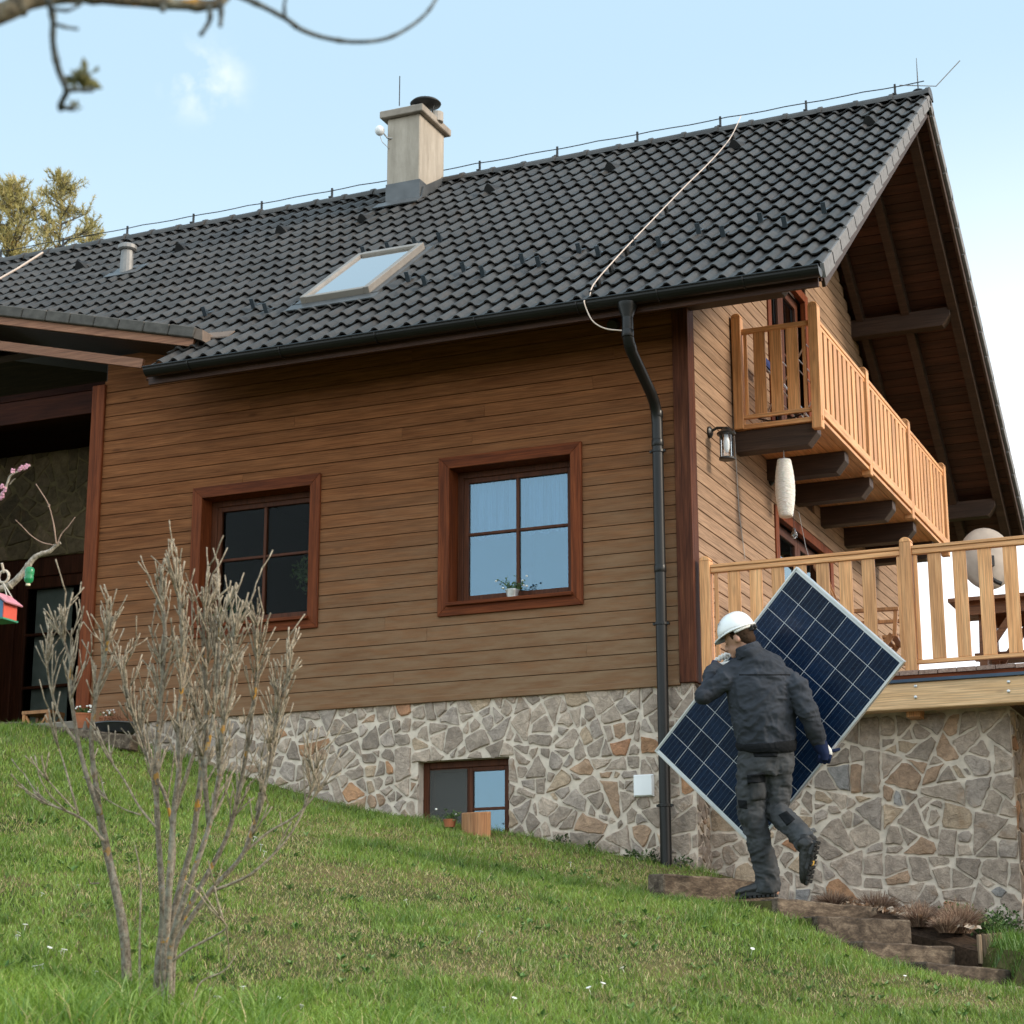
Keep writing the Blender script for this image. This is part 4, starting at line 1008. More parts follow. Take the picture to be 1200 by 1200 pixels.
# paper lantern
def mk_paper():
    m, n, b_ = mat('crinkled_paper'); f = noise_(n, coords(n, (1, 1, 3.2), False), 20, 3, .5, 1.2)
    lk(n, ramp(n, f, [(.3, (.62, .60, .55)), (.7, (.78, .76, .71))]), b_.inputs['Base Color']); b_.inputs['Roughness'].default_value = .9
    b_.inputs['Subsurface Weight'].default_value = .1; bump(n, b_, f, .8, .012); return m
LP = at(920, 572, 0, .42)
t = thing('paper_lantern', 'long white crinkled paper lantern hanging under the balcony', 'lantern', LP)
m = MB(); prof = [(.045, -.255)]
for i in range(25):
    u_ = i/24; z_ = -.25+.5*u_; prof.append(((.042+.043*math.sin(math.pi*(.12+.76*u_)))*(1+.02*(i % 2))-.001, z_))
prof.append((.04, .255)); m.lathe(LP, prof, 28); P(m, 'shade', mk_paper(), t, smooth=True)
m = MB(); m.tube([LP+V((0, 0, .25)), LP+V((0, 0, .36))], .004, 5); P(m, 'hanger', MAT['wire'], t)
# bare bulb
BP = at(931, 627, 0, .42)
t = thing('hanging_bulb', 'small clear bulb dangling on a thin cord under the balcony', 'bulb', BP)
m = MB(); m.tube([BP+V((0, 0, .05)), BP+V((0, 0, .28)), BP+V((-.01, 0, .62))], .003, 5); P(m, 'cord', MAT['darkmetal'], t)
m = MB(); m.lathe(BP, [(.004, -.034), (.022, -.024), (.030, 0), (.022, .024), (.012, .042), (.012, .06)], 14); P(m, 'globe', MAT['glass_clear'], t, smooth=True)
m = MB(); m.tube([at(858, 400, 0, .03), at(860, 500, 0, .03), at(866, 600, 0, .03), at(873, 655, 0, .03)], .004, 5)
single(m, 'wall_cable', MAT['wire'], 'thin pale cable running down the gable boards beside the balcony post', 'cable')
m = MB(); m.tube([at(936, 600, 0, .3), at(944, 640, 0, .5), at(950, 660, 0, .6)], .003, 5)
single(m, 'tie_cord', MAT['wire'], 'thin slack cord strung from the beams to the deck rail', 'cord')

# utility box, wall camera, chimney sensor
a, c = at(743, 909, 1, -.03), at(765, 932, 1, -.03); m = MB(); m.box((a.x, -.045, c.z), (c.x, 0, a.z)); m.box((a.x-.006, -.03, c.z-.006), (c.x+.006, 0, a.z+.006))
single(m, 'meter_box', MAT['white'], 'small square white cover plate on the stone wall beside the downpipe', 'cover plate', bevel=.004)
p = at(720, 381, 1, -.06); t = thing('wall_spotlight', 'small black spotlight on the boards under the eaves', 'spotlight', p)
m = MB(); m.lathe(p, [(.03, -.05), (.045, -.02), (.05, .04), (.045, .045)], 16, V((-.2, -1, -.4))); P(m, 'housing', MAT['black'], t)
m = MB(); m.lathe(V((p.x, -.022, p.z+.02)), [(.035, 0), (.035, .04)], 12, V((0, -1, 0))); P(m, 'bracket', MAT['black'], t)
p = at(445, 153, 1, 3.3); t = thing('weather_sensor', 'white ball shaped sensor on a bracket beside the chimney', 'sensor', p)
m = MB(); m.ell(p, V((.055, 0, 0)), V((0, .055, 0)), V((0, 0, .06))); P(m, 'ball', MAT['white'], t, smooth=True)
m = MB(); m.tube([p+V((.03, .02, -.02)), p+V((.07, .05, -.08)), p+V((.13, .1, -.08))], .01, 6); m.tube([p+V((0, 0, -.05)), p+V((.02, .02, -.13)), p+V((.08, .08, -.2))], .004, 5); P(m, 'bracket', MAT['wire'], t)
m = MB(); q = at(468, 124, 1, 3.45); m.tube([q, q+V((0, 0, .36))], .006, 6); single(m, 'lightning_rod', MAT['darkmetal'], 'thin upright rod on top of the chimney', 'rod')

# lightning conductor along ridge
t = thing('lightning_conductor', 'thin wire on short posts along the roof ridge ending in a sloping rod', 'lightning conductor', (1.3, 4, 10.8))
m = MB(); pts = []
for i in range(60):
    x = -11+12.3*i/59; pts.append((x, 4.0, 10.79-.012*abs(math.sin(i*.9))))
m.tube(pts, .006, 5); P(m, 'ridge_wire', MAT['darkmetal'], t)
for i in range(14):
    m = MB(); x = 1.0-.93*i; m.box((x-.01, 3.99, 10.66), (x+.01, 4.01, 10.81)); m.box((x-.02, 3.95, 10.68), (x+.02, 4.05, 10.695)); P(m, 'wire_holder', MAT['darkmetal'], t)
m = MB(); e = at(1125, 71, 1, 4.0); k1 = at(1097, 101, 1, 4.0); m.tube([(1.05, 4, 10.79), k1, e], .006, 5); P(m, 'air_rod', MAT['wire'], t)
m = MB(); e = at(1076, 106, 1, 4.0); m.tube([e, e+V((0, 0, .17)), e+V((0, 0, .36))], [.007, .006, .003], 6); m.lathe(e-V((0, 0, .02)), [(.07, 0), (.05, .02), (.01, .04)], 14); P(m, 'antenna', MAT['darkmetal'], t)
t = thing('lightning_cable', 'pale cable running diagonally down the tiled roof to the gutter', 'cable', rp(-.55, 3, .1))
m = MB(); cp = [(-.60, S_LEN-.02, .16), (-.555, 5.2, .11), (-.535, 4.7, .10), (-.53, 4, .10), (-.545, 3.2, .105), (-.56, 2.5, .10), (-.565, 1.9, .10), (-.57, 1.2, .10), (-.565, .7, .10), (-.555, .3, .1), (-.55, .08, .08), (-.545, -.06, .0)]
pts = [rp(*q) for q in cp]+[V((-.54, -.865, 7.03)), V((-.52, -.86, 6.95)), V((-.47, -.85, 6.85)), V((-.38, -.82, 6.79)), V((-.24, -.8, 6.76))]
m.tube(smoothpath(pts, 6), .0055, 6); P(m, 'wire', MAT['copper'], t)
for q in (1, 3, 5, 7, 8, 9, 10):
    m = MB(); p = pts[q]; m.obox(p-V((0, -.02, .03)), V((.012, 0, 0)), V((0, CS, SN))*.03, V((0, -SN, CS))*.035); P(m, 'clip', MAT['darkmetal'], t)
m = MB(); m.tube([at(-12, 333, 1, 1.2), at(20, 315, 1, 1.4), at(50, 296, 1, 1.6)], .012, 6); m.tube([at(50, 296, 1, 1.6), at(48, 301, 1, 1.9)], .01, 5); single(m, 'roof_pole', MAT['copper'], 'pale thin pole lying across the roof tiles at the left edge', 'pole')

# pots on sills and by the porch
def leafball(mb, c, r, n, ls=.02, R=rng, zf=1, up=.3):
    for i in range(n):
        d = V((R.gauss(0, 1), R.gauss(0, 1), R.gauss(0, 1)*zf)).normalized()*r*R.random()**.5
        p = V(c)+d; a = V((R.gauss(0, 1), R.gauss(0, 1), R.gauss(0, 1)+up)).normalized(); b_ = a.orthogonal().normalized()
        b_ = (Matrix.Rotation(R.uniform(0, 6.28), 3, a) @ b_); L = ls*R.uniform(.6, 1.3); cc = (R.random(), R.random(), R.random())
        mb.add([p-b_*L*.25, p+a*L*.5-b_*L*.0+b_.cross(a)*L*.28, p+a*L, p+a*L*.5-b_.cross(a)*L*.28], [(0, 1, 2, 3)], cc)
def leafmat(name, a, b_, c):
    m, n, bb = mat(name); lk(n, ramp(n, tintv(n, 1), [(0, a), (.5, b_), (1, c)]), bb.inputs['Base Color']); bb.inputs['Roughness'].default_value = .6; bb.inputs['Specular IOR Level'].default_value = .25
    bb.inputs['Subsurface Weight'].default_value = .0; return m
MAT['leaf'] = leafmat('green_leaf', (.03, .06, .015), (.06, .11, .03), (.11, .17, .05))
MAT['petal'] = plain('white_petal', (.8, .8, .76), .7, 0, .03)
def potplant(c, r, h, name, label, cat, mt, nleaf, spread, flowers=0, shape=None):
    t = thing(name, label, cat, c); c = V(c)
    m = MB(); m.lathe(c, shape or [(r*.75, 0), (r, h*.9), (r*1.06, h*.9), (r*1.06, h), (r*.92, h), (r*.9, h*.85)], 18); P(m, 'pot', mt, t)
    m = MB(); R = random.Random(int(c.x*100)); 
    for i in range(nleaf):
        a = R.uniform(0, 6.28); L = spread*R.uniform(.5, 1); e = c+V((math.cos(a)*L*R.uniform(.4, 1.1), math.sin(a)*L*.5, h+L*R.uniform(.2, .9)*.8))
        m.tube([c+V((0, 0, h*.8)), (c+V((0, 0, h))+e)/2+V((0, 0, .01)), e], [.002, .0015, .001], 3); leafball(m, (c+e)/2+V((0, 0, h*.4)), L*.3, 5, .026, R); leafball(m, e, .02, 4, .024, R)
    P(m, 'foliage', MAT['leaf'], t)
    if flowers:
        m = MB()
        for i in range(flowers):
            a = R.uniform(0, 6.28); p = c+V((math.cos(a)*spread*.9, math.sin(a)*spread*.4-.02, h+R.uniform(-.01, .8)*spread)); m.ell(p, V((.011, 0, 0)), V((0, .011, 0)), V((0, 0, .008)), 6, 4)
        P(m, 'flower', MAT['petal'], t)
    return t
s_ = at(601, 700, 1, .03); potplant((s_.x, .02, 4.898), .055, .075, 'potted_plant', 'leafy plant with white flowers in a tin pot on the sky reflecting window sill', 'pot plant', MAT['tin'], 22, .15, 7)
potplant((-4.32, .02, 4.898), .045, .08, 'potted_plant', 'small plant in a pale tin pot on the dark window sill', 'pot plant', MAT['tin'], 14, .1, 2)
# plants inside the dark window
for x, z, r, nm in ((-3.62, 5.35, .16, 'vine'), (-4.28, 5.05, .12, 'bush')):
    m = MB(); leafball(m, (x, .34, z), r, 260, .05, random.Random(5), 1.7); m.tube([(x, .42, 4.6), (x, .42, z)], .006, 5)
    P(m, 'indoor_plant', MAT['leaf'], w1)
m = MB(); leafball(m, (-3.46, .28, 5.02), .11, 160, .05, random.Random(6)); P(m, 'indoor_plant', MAT['leaf'], w1)

p = at(98, 868, 1, -.42); potplant((p.x, -.45, 3.99), .085, .13, 'flower_pot', 'terracotta pot with pale flowers by the porch, nearest the post', 'flower pot', MAT['terracotta'], 22, .1, 14)
potplant((p.x+.2, -.36, 3.97), .075, .12, 'flower_pot', 'terracotta pot partly hidden behind the shrub stems near the black bowl', 'flower pot', MAT['terracotta'], 14, .08, 12)
p = at(138, 872, 1, -.45); m = MB(); c = V((p.x, -.45, 3.93)); m.lathe(c, [(.13, 0), (.2, .07), (.215, .07), (.215, .08), (.18, .08), (.12, .02)], 26); 
t = thing('planter_bowl', 'wide shallow dark bowl planted with dry brown stems by the porch', 'planter', c); P(m, 'bowl', plain('dark_bowl_glaze', (.035, .04, .045), .4), t)
m = MB(); R_ = random.Random(3)
for i in range(160):
    a = R_.uniform(0, 6.28); r = R_.uniform(0, .15); q = c+V((r*math.cos(a), r*math.sin(a)*.9, .04)); m.tube([q, q+V((R_.gauss(0, .05), R_.gauss(0, .04), R_.uniform(.08, .2)))], [.003, .001], 3)
P(m, 'dry_stems', plain('dry_red_stem', (.22, .10, .05), .9, 0, .4), t)
p = at(46, 850, 1, .2); t = thing('wooden_stool', 'small dark slatted wooden stool in the porch', 'stool', (p.x, .25, 4.06)); x, y, z = p.x, .25, 4.06
m = MB(); m.box((x-.15, y-.12, z+.2), (x+.15, y+.12, z+.23)); P(m, 'seat', MAT['chair'], t)
for sx_ in (-1, 1):
    for sy_ in (-1, 1): m = MB(); m.box((x+sx_*.13-.015, y+sy_*.1-.015, z), (x+sx_*.13+.015, y+sy_*.1+.015, z+.2)); m.bar((x+sx_*.12, y+sy_*.1, z+.19), (x, y+sy_*.1, z+.02), .015, .02); P(m, 'leg', MAT['chair'], t)
# porch kerb timber
a, c = at(120, 876, 1, -.62), at(178, 893, 1, -.62)
m = MB(); m.bar((-5.75, -.66, 3.96), (-4.75, -.55, 3.82), .14, .13); single(m, 'kerb_timber', MAT['sleeper'], 'weathered grey timber edging the porch terrace beside the black bowl', 'timber', bevel=.012)
m = MB(); m.bar((-6.5, -.70, 3.99), (-5.78, -.68, 3.97), .15, .14); single(m, 'kerb_timber', MAT['sleeper'], 'weathered timber edging the porch terrace under the terracotta pot', 'timber', bevel=.012)
# log at the basement window with a small plant
m = MB(); vs = []; R_ = random.Random(4); n_ = 18; z0 = ground(-1.64, -.45)-.1
for z in (z0, z0+.27): 
    for k_ in range(n_):
        a = 2*math.pi*k_/n_; r = .118*(1+.05*math.sin(3*a)); vs.append((-1.645+r*math.cos(a), -.46+r*.8*math.sin(a), z+(0 if z == z0 else (.012*math.sin(a)))))
m.add(vs, [(k_, (k_+1)%n_, n_+(k_+1)%n_, n_+k_) for k_ in range(n_)]+[tuple(range(n_))[::-1], tuple(n_+k_ for k_ in range(n_))])
single(m, 'log_stump', MAT['log'], 'upright cut log standing in front of the basement window', 'log', bevel=.006)
p = at(527, 972, 1, -.5); potplant((p.x, -.5, ground(p.x, -.5)+.02), .05, .06, 'potted_plant', 'small leafy plant with a white flower left of the cut log', 'pot plant', MAT['terracotta'], 14, .12, 2)
# ivy along the wall foot
for px, py, r, lb in ((652, 1000, .12, 'low creeping plant at the foot of the stone wall right of the basement window'), (684, 1008, .07, 'tiny creeping plant at the wall foot between two larger clumps'), (735, 1020, .12, 'creeping plant at the wall foot left of the dark ivy'), (758, 1018, .12, 'dark ivy climbing the wall foot just left of the downpipe'), (795, 1026, .1, 'low green weed at the foot of the downpipe')):
    p = at(px, py, 1, -.08); m = MB(); leafball(m, p+V((0, 0, .02)), r, 170, .035, random.Random(px), .7); leafball(m, p+V((.05, 0, .1)), r*.5, 40, .03, random.Random(px+1))
    single(m, 'creeping_plant', leafmat('creeper_leaf', (.02, .035, .012), (.04, .07, .02), (.09, .11, .04)), lb, 'plant', 'plants along the wall foot')

# ------------------------------------------------------------ garden steps
SLB = ['highest old timber step behind the worker\'s standing foot', 'old timber step right beside the worker\'s standing foot, second from the top', 'old timber step third from the top, left of the dry heather', 'old timber step fourth from the top, with short stakes at its right end', 'old timber step fifth from the top, low at the right', 'lowest old timber step at the right edge of the photo']
for i, (A, B) in enumerate(ST):
    d = (B-A).normalized(); m = MB(); R_ = random.Random(i); h = .20; n_ = 10; vs = []
    sd_ = d.cross(ZU).normalized()      # towards +x
    for k_ in range(n_+1):
        p = A + d*((B-A).length*k_/n_)
        for dx_, dz_ in ((0, 0), (0, -h), (-.14, -h), (-.14, 0)):
            vs.append(p+sd_*(dx_+R_.gauss(0, .003))+ZU*(dz_+R_.gauss(0, .003)))
    m.add(vs, [(4*k_+j, 4*k_+(j+1)%4, 4*k_+4+(j+1)%4, 4*k_+4+j) for k_ in range(n_) for j in range(4)]+[(0, 1, 2, 3), tuple(4*n_+j for j in (3, 2, 1, 0))], (R_.random(), R_.random(), R_.random()))
    single(m, 'timber_step', MAT['sleeper'], SLB[i], 'step', 'old timber garden steps', bevel=.01)
for k_ in range(5):
    p = V((2.255+.018*k_, -.98+.085*k_, 2.02)); m = MB(); p.z = 2.09+.006*k_; m.lathe(p-ZU*.16, [(.017, 0), (.017, .18), (.013, .187)], 8); single(m, 'edging_stake', MAT['sleeper_z'], 'short wooden stake in the row at the right end of the fourth step', 'stake', 'stakes edging the flower bed')
# garden bed and heather
bd = MB(); vs = []; R_ = random.Random(5); nx_, ny_ = 16, 22
p00, p10, p01, p11 = V((1.15, -.48, 2.37)), V((2.24, -1.0, 2.07)), V((.4, .30, 2.52)), V((2.50, .29, 2.18))
for j in range(ny_+1):
    for i in range(nx_+1):
        u_, v_ = i/nx_, j/ny_; p = (p00*(1-u_)+p10*u_)*(1-v_)+(p01*(1-u_)+p11*u_)*v_; e = min(u_, 1-u_, v_, 1-v_)
        vs.append(p+ZU*(.02*noise.noise(p*6)+.05*min(1, e*5)-.06))
nb_ = len(vs); rim = [i for i in range(nx_+1)]+[nx_+j*(nx_+1) for j in range(1, ny_+1)]
vs += [vs[i]-ZU*.42 for i in rim]
bd.add([tuple(p) for p in vs], [(rim[k], rim[k+1], nb_+k+1, nb_+k) for k in range(len(rim)-1)]); bd.v = []; bd.f = []; bd.c = []
bd.add(vs, [(rim[k], rim[k+1], nb_+k+1, nb_+k) for k in range(len(rim)-1)]+[(j*(nx_+1)+i, j*(nx_+1)+i+1, (j+1)*(nx_+1)+i+1, (j+1)*(nx_+1)+i) for j in range(ny_) for i in range(nx_)])
o = bd.build('garden_bed', plain('bark_mulch_soil', (.045, .028, .018), .95, 0, .5, 40, .2, .8)); tag(o, kind='structure')
MAT['heather'] = leafmat('dry_heather', (.13, .07, .05), (.25, .16, .11), (.38, .28, .20))
def heather(p, r, h, label, n=420, mt='heather'):
    m = MB(); R = random.Random(int(p.x*977))
    for i in range(n):
        a = R.uniform(0, 6.28); q = p+V((r*.35*R.random()*math.cos(a), r*.35*math.sin(a)*R.random(), 0)); k = R.random()**.5
        e = p+V((r*k*math.cos(a), r*k*math.sin(a), h*(1.45-k*.7)*R.uniform(.6, 1.15))); mm = (q+e)/2+V((0, 0, h*.12)); cc = (R.random(),)*3
        m.tube([q, mm, e], [.003, .0022, .001], 3, False, cc)
    single(m, 'heather', MAT[mt], label, 'plant', 'dry heather in the bed')
def bedz(x, y): return 2.40-.17*(x-1.0)+.07*y
lt = MB(); R_ = random.Random(77)
for k_ in range(700):
    x, y = R_.uniform(1.2, 2.25), R_.uniform(-1.0, .2)
    if y < -.48-.50*(x-1.2): continue
    p = V((x, y, bedz(x, y)+.03+R_.uniform(0, .02))); a = V((R_.gauss(0, 1), R_.gauss(0, 1), R_.gauss(0, .5))).normalized(); b_ = a.orthogonal().normalized(); L = R_.uniform(.012, .032)
    lt.add([p-a*L, p+b_*L*.5, p+a*L, p-b_*L*.5+V((0, 0, .006))], [(0, 1, 2, 3)])
tag(lt.build('leaf_litter', leafmat('fallen_leaf', (.12, .06, .03), (.26, .17, .11), (.50, .42, .34))), 'dead leaves and wood chips lying in the flower bed', 'leaf litter', kind='stuff')
for x, y, r, h, lb in ((1.05, -.1, .16, .10, 'dry heather clump nearest the lifted boot'), (1.38, -.12, .2, .13, 'wide dry heather clump against the stone wall above the third step'), (1.72, -.35, .19, .12, 'dry heather clump between the third step and the tall one'), (2.08, -.70, .2, .17, 'tallest dry heather clump beside the stakes'), (1.85, .05, .13, .10, 'small dry heather clump near the wall foot'), (1.80, -.68, .15, .11, 'dry heather clump right behind the end of the third step'), (2.02, -.86, .14, .10, 'low dry heather clump above the end of the fourth step'), (1.98, -.38, .17, .13, 'grey brown heather clump behind the tallest one')):
    heather(V((x, y, bedz(x, y)-.03)), r, h, lb)
for k_, (x, y, r) in enumerate(((1.95, -.15, .15), (2.25, .05, .16), (2.24, -.5, .12))):
    m = MB(); m.tube([V((x, y, bedz(x, y)-.08)), V((x, y, bedz(x, y)+.05))], .006, 5); leafball(m, V((x, y, bedz(x, y)+.03)), r, 420, .03, random.Random(k_), .6); single(m, 'green_plant', MAT['leaf'], ('low green bed plant behind the tallest heather', 'low green bed plant against the wall foot', 'low green bed plant at the right end of the bed')[k_], 'plant')

# ------------------------------------------------------------ solar panel (60 cells)
pA, pB, pC = dep(933, 664, 13.30560686), dep(1060, 775, 12.85477087), dep(767, 880, 13.72853241)
eu = (pC-pA).normalized(); ev = (pB-pA).normalized(); PLn, PWd = 1.65, .992; en = eu.cross(ev).normalized()
if en.dot(CAM-pA) < 0: en = -en
def pp_(u_, v_, h=0): return pA+eu*u_+ev*v_+en*h
SP = thing('solar_panel', 'dark blue solar panel with silver frame carried tilted in front of the worker', 'solar panel', pp_(.8, .5))
def pbox(mb, u0, u1, v0, v1, h0, h1, col=None): mb.obox((pp_(u0, v0, h0)+pp_(u1, v1, h1))/2, eu*(u1-u0)/2, ev*(v1-v0)/2, en*(h1-h0)/2, col)
m = MB(); fw = .012
pbox(m, 0, PLn, 0, fw, -.035, .003); pbox(m, 0, PLn, PWd-fw, PWd, -.035, .003); pbox(m, 0, fw, fw, PWd-fw, -.035, .003); pbox(m, PLn-fw, PLn, fw, PWd-fw, -.035, .003)
pbox(m, fw, PLn-fw, fw, fw+.02, -.035, -.033); pbox(m, fw, PLn-fw, PWd-fw-.02, PWd-fw, -.035, -.033)
P(m, 'frame', MAT['alu'], SP, bevel=.0015)
m = MB(); pbox(m, fw, PLn-fw, fw, PWd-fw, -.008, -.003); P(m, 'backsheet', plain('white_backsheet', (.62, .64, .66), .5, 0, .02), SP)
m = MB(); cs = .156; g = .0035; mu = (PLn-10*cs-9*g)/2; mv = (PWd-6*cs-5*g)/2; R_ = random.Random(1)
for i in range(10):
    for j in range(6):
        u0, v0 = mu+i*(cs+g), mv+j*(cs+g); m.add([pp_(u0, v0, -.0022), pp_(u0+cs, v0, -.0022), pp_(u0+cs, v0+cs, -.0022), pp_(u0, v0+cs, -.0022)], [(0, 1, 2, 3)])
def mk_cell():
    m, n, b = mat('polycrystalline_cell'); v = nn(n, 'ShaderNodeTexVoronoi'); v.inputs['Scale'].default_value = 60; lk(n, coords(n, (1, 1, 1), False), v.inputs['Vector'])
    s = nn(n, 'ShaderNodeSeparateColor'); lk(n, v.outputs['Color'], s.inputs[0])
    c = ramp(n, s.outputs[0], [(0, (.003, .010, .030)), (1, (.005, .018, .050))])
    k = nn(n, 'ShaderNodeVectorMath', operation='SCALE'); lk(n, c, k.inputs[0]); lk(n, rng_(n, tintv(n), 0, 1, .75, 1.2), k.inputs['Scale'])
    lk(n, k.outputs[0], b.inputs['Base Color']); b.inputs['Roughness'].default_value = .35; b.inputs['Specular IOR Level'].default_value = .12
    b.inputs['Coat Weight'].default_value = .25; b.inputs['Coat Roughness'].default_value = .12; return m
P(m, 'solar_cells', mk_cell(), SP)
m = MB()
for i in range(6):
    for k_ in range(5):
        v0 = mv+i*(cs+g)+cs*(k_+.5)/5; m.add([pp_(mu, v0-.0005, -.0016), pp_(PLn-mu, v0-.0005, -.0016), pp_(PLn-mu, v0+.0005, -.0016), pp_(mu, v0+.0005, -.0016)], [(0, 1, 2, 3)])
P(m, 'busbars', plain('tinned_busbar', (.10, .14, .20), .4, .3), SP)

# ------------------------------------------------------------ person
def fuse(mb, voxel, it=4, fac=.5):
    o = mb.build('tmp', None); r = o.modifiers.new('r', 'REMESH'); r.mode = 'VOXEL'; r.voxel_size = voxel; r.use_smooth_shade = True
    s = o.modifiers.new('s', 'SMOOTH'); s.iterations = it; s.factor = fac
    bpy.context.view_layer.update(); dg = bpy.context.evaluated_depsgraph_get()
    me = bpy.data.meshes.new_from_object(o.evaluated_get(dg)); old = o.data; bpy.data.objects.remove(o); bpy.data.meshes.remove(old)
    me.polygons.foreach_set('use_smooth', [True]*len(me.polygons)); return me
def fold(me, amp, scale, seed=0, ridg=True, sq=(1, 1, 1)):
    me.update(); nor = [v.normal.copy() for v in me.vertices]
    for v, n_ in zip(me.vertices, nor):
        p = V((v.co.x*sq[0], v.co.y*sq[1], v.co.z*sq[2]))*scale+V((seed, seed*.7, 0))
        p += V((noise.noise(p*.5+V((9, 0, 0))), noise.noise(p*.5+V((0, 9, 0))), noise.noise(p*.5)))*.9
        f = 1-2*abs(noise.noise(p)) if ridg else noise.noise(p); f += .4*(1-2*abs(noise.noise(p*2.1)))
        v.co += n_*(amp*(f-.5))
def pobj(me, name, mt, parent=None):
    me.name = name; me.materials.clear(); me.materials.append(mt); o = bpy.data.objects.new(name, me); COL.objects.link(o)
    if parent: o.parent = parent
    return o
def cloth(name, c, sc=300, var=.15, rough=.85, dirt=None):
    m, n, b = mat(name); f = noise_(n, coords(n, (1, 1, 1), False), 7, 5, .6); w_ = noise_(n, coords(n, (1, 1, 1), False), sc, 2)
    cc = ramp(n, f, [(.3, scale_c(c, 1-var)), (.7, scale_c(c, 1+var))])
    lk(n, cc, b.inputs['Base Color']); b.inputs['Roughness'].default_value = rough; b.inputs['Specular IOR Level'].default_value = .12
    bump(n, b, w_, .25, .002); return m
mj = cloth('jacket_fabric', (.040, .045, .056), var=.3); mt_ = cloth('trouser_fabric', (.054, .057, .062), var=.3); mtd = cloth('dark_patch_fabric', (.010, .011, .013))
mg = cloth('navy_glove_fabric', (.012, .02, .055)); mgw = cloth('white_glove_fabric', (.62, .62, .60), var=.06)
msk = plain('skin', (.42, .23, .16), .55, 0, .08, 20); mb_ = plain('boot_leather', (.015, .015, .016), .5, 0, .2, 20)
d = dep
# body: one continuous figure under the clothes
b = MB()
hd = d(866, 747, 13.02); fwd = (-RH*.80+FH*.50-ZU*.32).normalized(); hup = (ZU*.95-RH*.27); hup = (hup-fwd*hup.dot(fwd)).normalized(); hs = fwd.cross(hup).normalized()
b.ell(hd+hup*.015, hs*.075, fwd*.095, hup*.10, 18, 12); b.ell(hd+fwd*.035-hup*.055, hs*.055, fwd*.062, hup*.062, 14, 9)
b.ell(hd+fwd*.075-hup*.095, hs*.03, fwd*.028, hup*.025, 10, 7); b.rings([(hd+fwd*.088-hup*.0, .010, .012), (hd+fwd*.104-hup*.02, .012, .014), (hd+fwd*.117-hup*.042, .015, .014), (hd+fwd*.09-hup*.05, .014, .01)], hs, 10)
b.ell(hd+fwd*.09-hup*.072, hs*.022, fwd*.014, hup*.008, 8, 6)
for s in (-1, 1): b.ell(hd+hs*(.074*s)-hup*.012-fwd*.01, hs*.012, fwd*.020, hup*.032, 10, 7); b.ell(hd+fwd*.080+hs*.03*s+hup*.004, hs*.022, fwd*.016, hup*.010, 8, 6)
b.rings([(hd-hup*.03-fwd*.03, .055, .055), (d(874, 758, 13.0), .056, .058), (d(878, 770, 12.99), .075, .065), (d(889, 788, 12.98), .17, .10), (d(892, 820, 12.98), .16, .11), (d(896, 860, 12.98), .15, .10), (d(897, 888, 12.98), .15, .11)], RH, 16)
LA = [(868, 784, 13.0), (848, 797, 12.97), (826, 814, 12.96), (833, 796, 13.12), (839, 783, 13.32)]
RA = [(914, 794, 12.98), (934, 805, 12.93), (945, 832, 12.90), (953, 852, 12.95), (960, 871, 13.0)]
for A_, sc2 in ((LA, 1), (RA, 1)): b.rings([(d(*q), r, r) for q, r in zip(A_, (.055, .05, .042, .038, .03))], FH, 12)
LL = [(885, 890), (882, 915), (880, 950), (891, 988), (899, 1036)]; LD = [12.98, 12.98, 12.96, 12.98, 12.99]
RL_ = [(909, 890), (913, 915), (909, 949), (926, 968), (944, 986)]; RD = [12.98, 13.0, 12.98, 12.86, 12.72]
for A_, D_ in ((LL, LD), (RL_, RD)): b.rings([(d(*q, D), r, r) for q, D, r in zip(A_, D_, (.085, .075, .055, .048, .04))], RH, 12)
b.ell(d(896, 1046, 13.02), RH*.1, FH*.05, ZU*.03); b.ell(d(948, 1008, 12.7), RH*.03, FH*.04, ZU*.1)
PER = pobj(fuse(b, .0075, 3), 'person', msk)
tag(PER, 'worker in white hard hat and dark work clothes carrying a tilted solar panel', 'person')
# jacket
b = MB()
T_ = [(898, 877, .180, .125), (898, 868, .192, .14), (896, 852, .203, .15), (893, 828, .212, .155), (891, 806, .218, .15), (889, 791, .200, .13), (886, 781, .165, .11), (882, 773, .115, .095), (879, 768, .088, .085), (876, 760, .078, .078)]
b.rings([(d(x, y, 12.98), a, c) for x, y, a, c in T_], RH, 26)
b.rings([(d(*q), r, r*1.05) for q, r in zip(LA[:], (.078, .074, .066, .056, .047))], FH, 16); b.ell(d(825, 814, 12.96), RH*.066, FH*.066, ZU*.062)
b.rings([(d(*q), r, r*1.05) for q, r in zip(RA, (.074, .076, .066, .057, .047))], FH, 16)
b.ell(d(868, 786, 13.0), RH*.08, FH*.09, ZU*.075); b.ell(d(916, 792, 12.98), RH*.085, FH*.09, ZU*.065)
me = fuse(b, .0075, 4); fold(me, .0125, 8, 3, True, (1, 1, 1.4)); fold(me, .0035, 19, 5, True, (1, 1, 1.6)); JK = pobj(me, 'jacket', mj, PER)
b = MB(); b.rings([(d(898, 879, 12.98), .194, .148), (d(898, 873, 12.98), .203, .158), (d(897.5, 867.5, 12.98), .200, .155)], RH, 30); me = fuse(b, .006, 2); fold(me, .003, 30, 2); pobj(me, 'waistband', mtd, JK)
b = MB(); b.rings([(d(879, 768, 12.98), .092, .088), (d(876.5, 762, 12.985), .088, .084), (d(874.5, 756, 12.99), .080, .078), (d(874.5, 757, 12.99), .066, .064), (d(877, 766, 12.98), .066, .064)], RH, 22); me = fuse(b, .006, 2); fold(me, .003, 25, 1); pobj(me, 'collar', mj, JK)
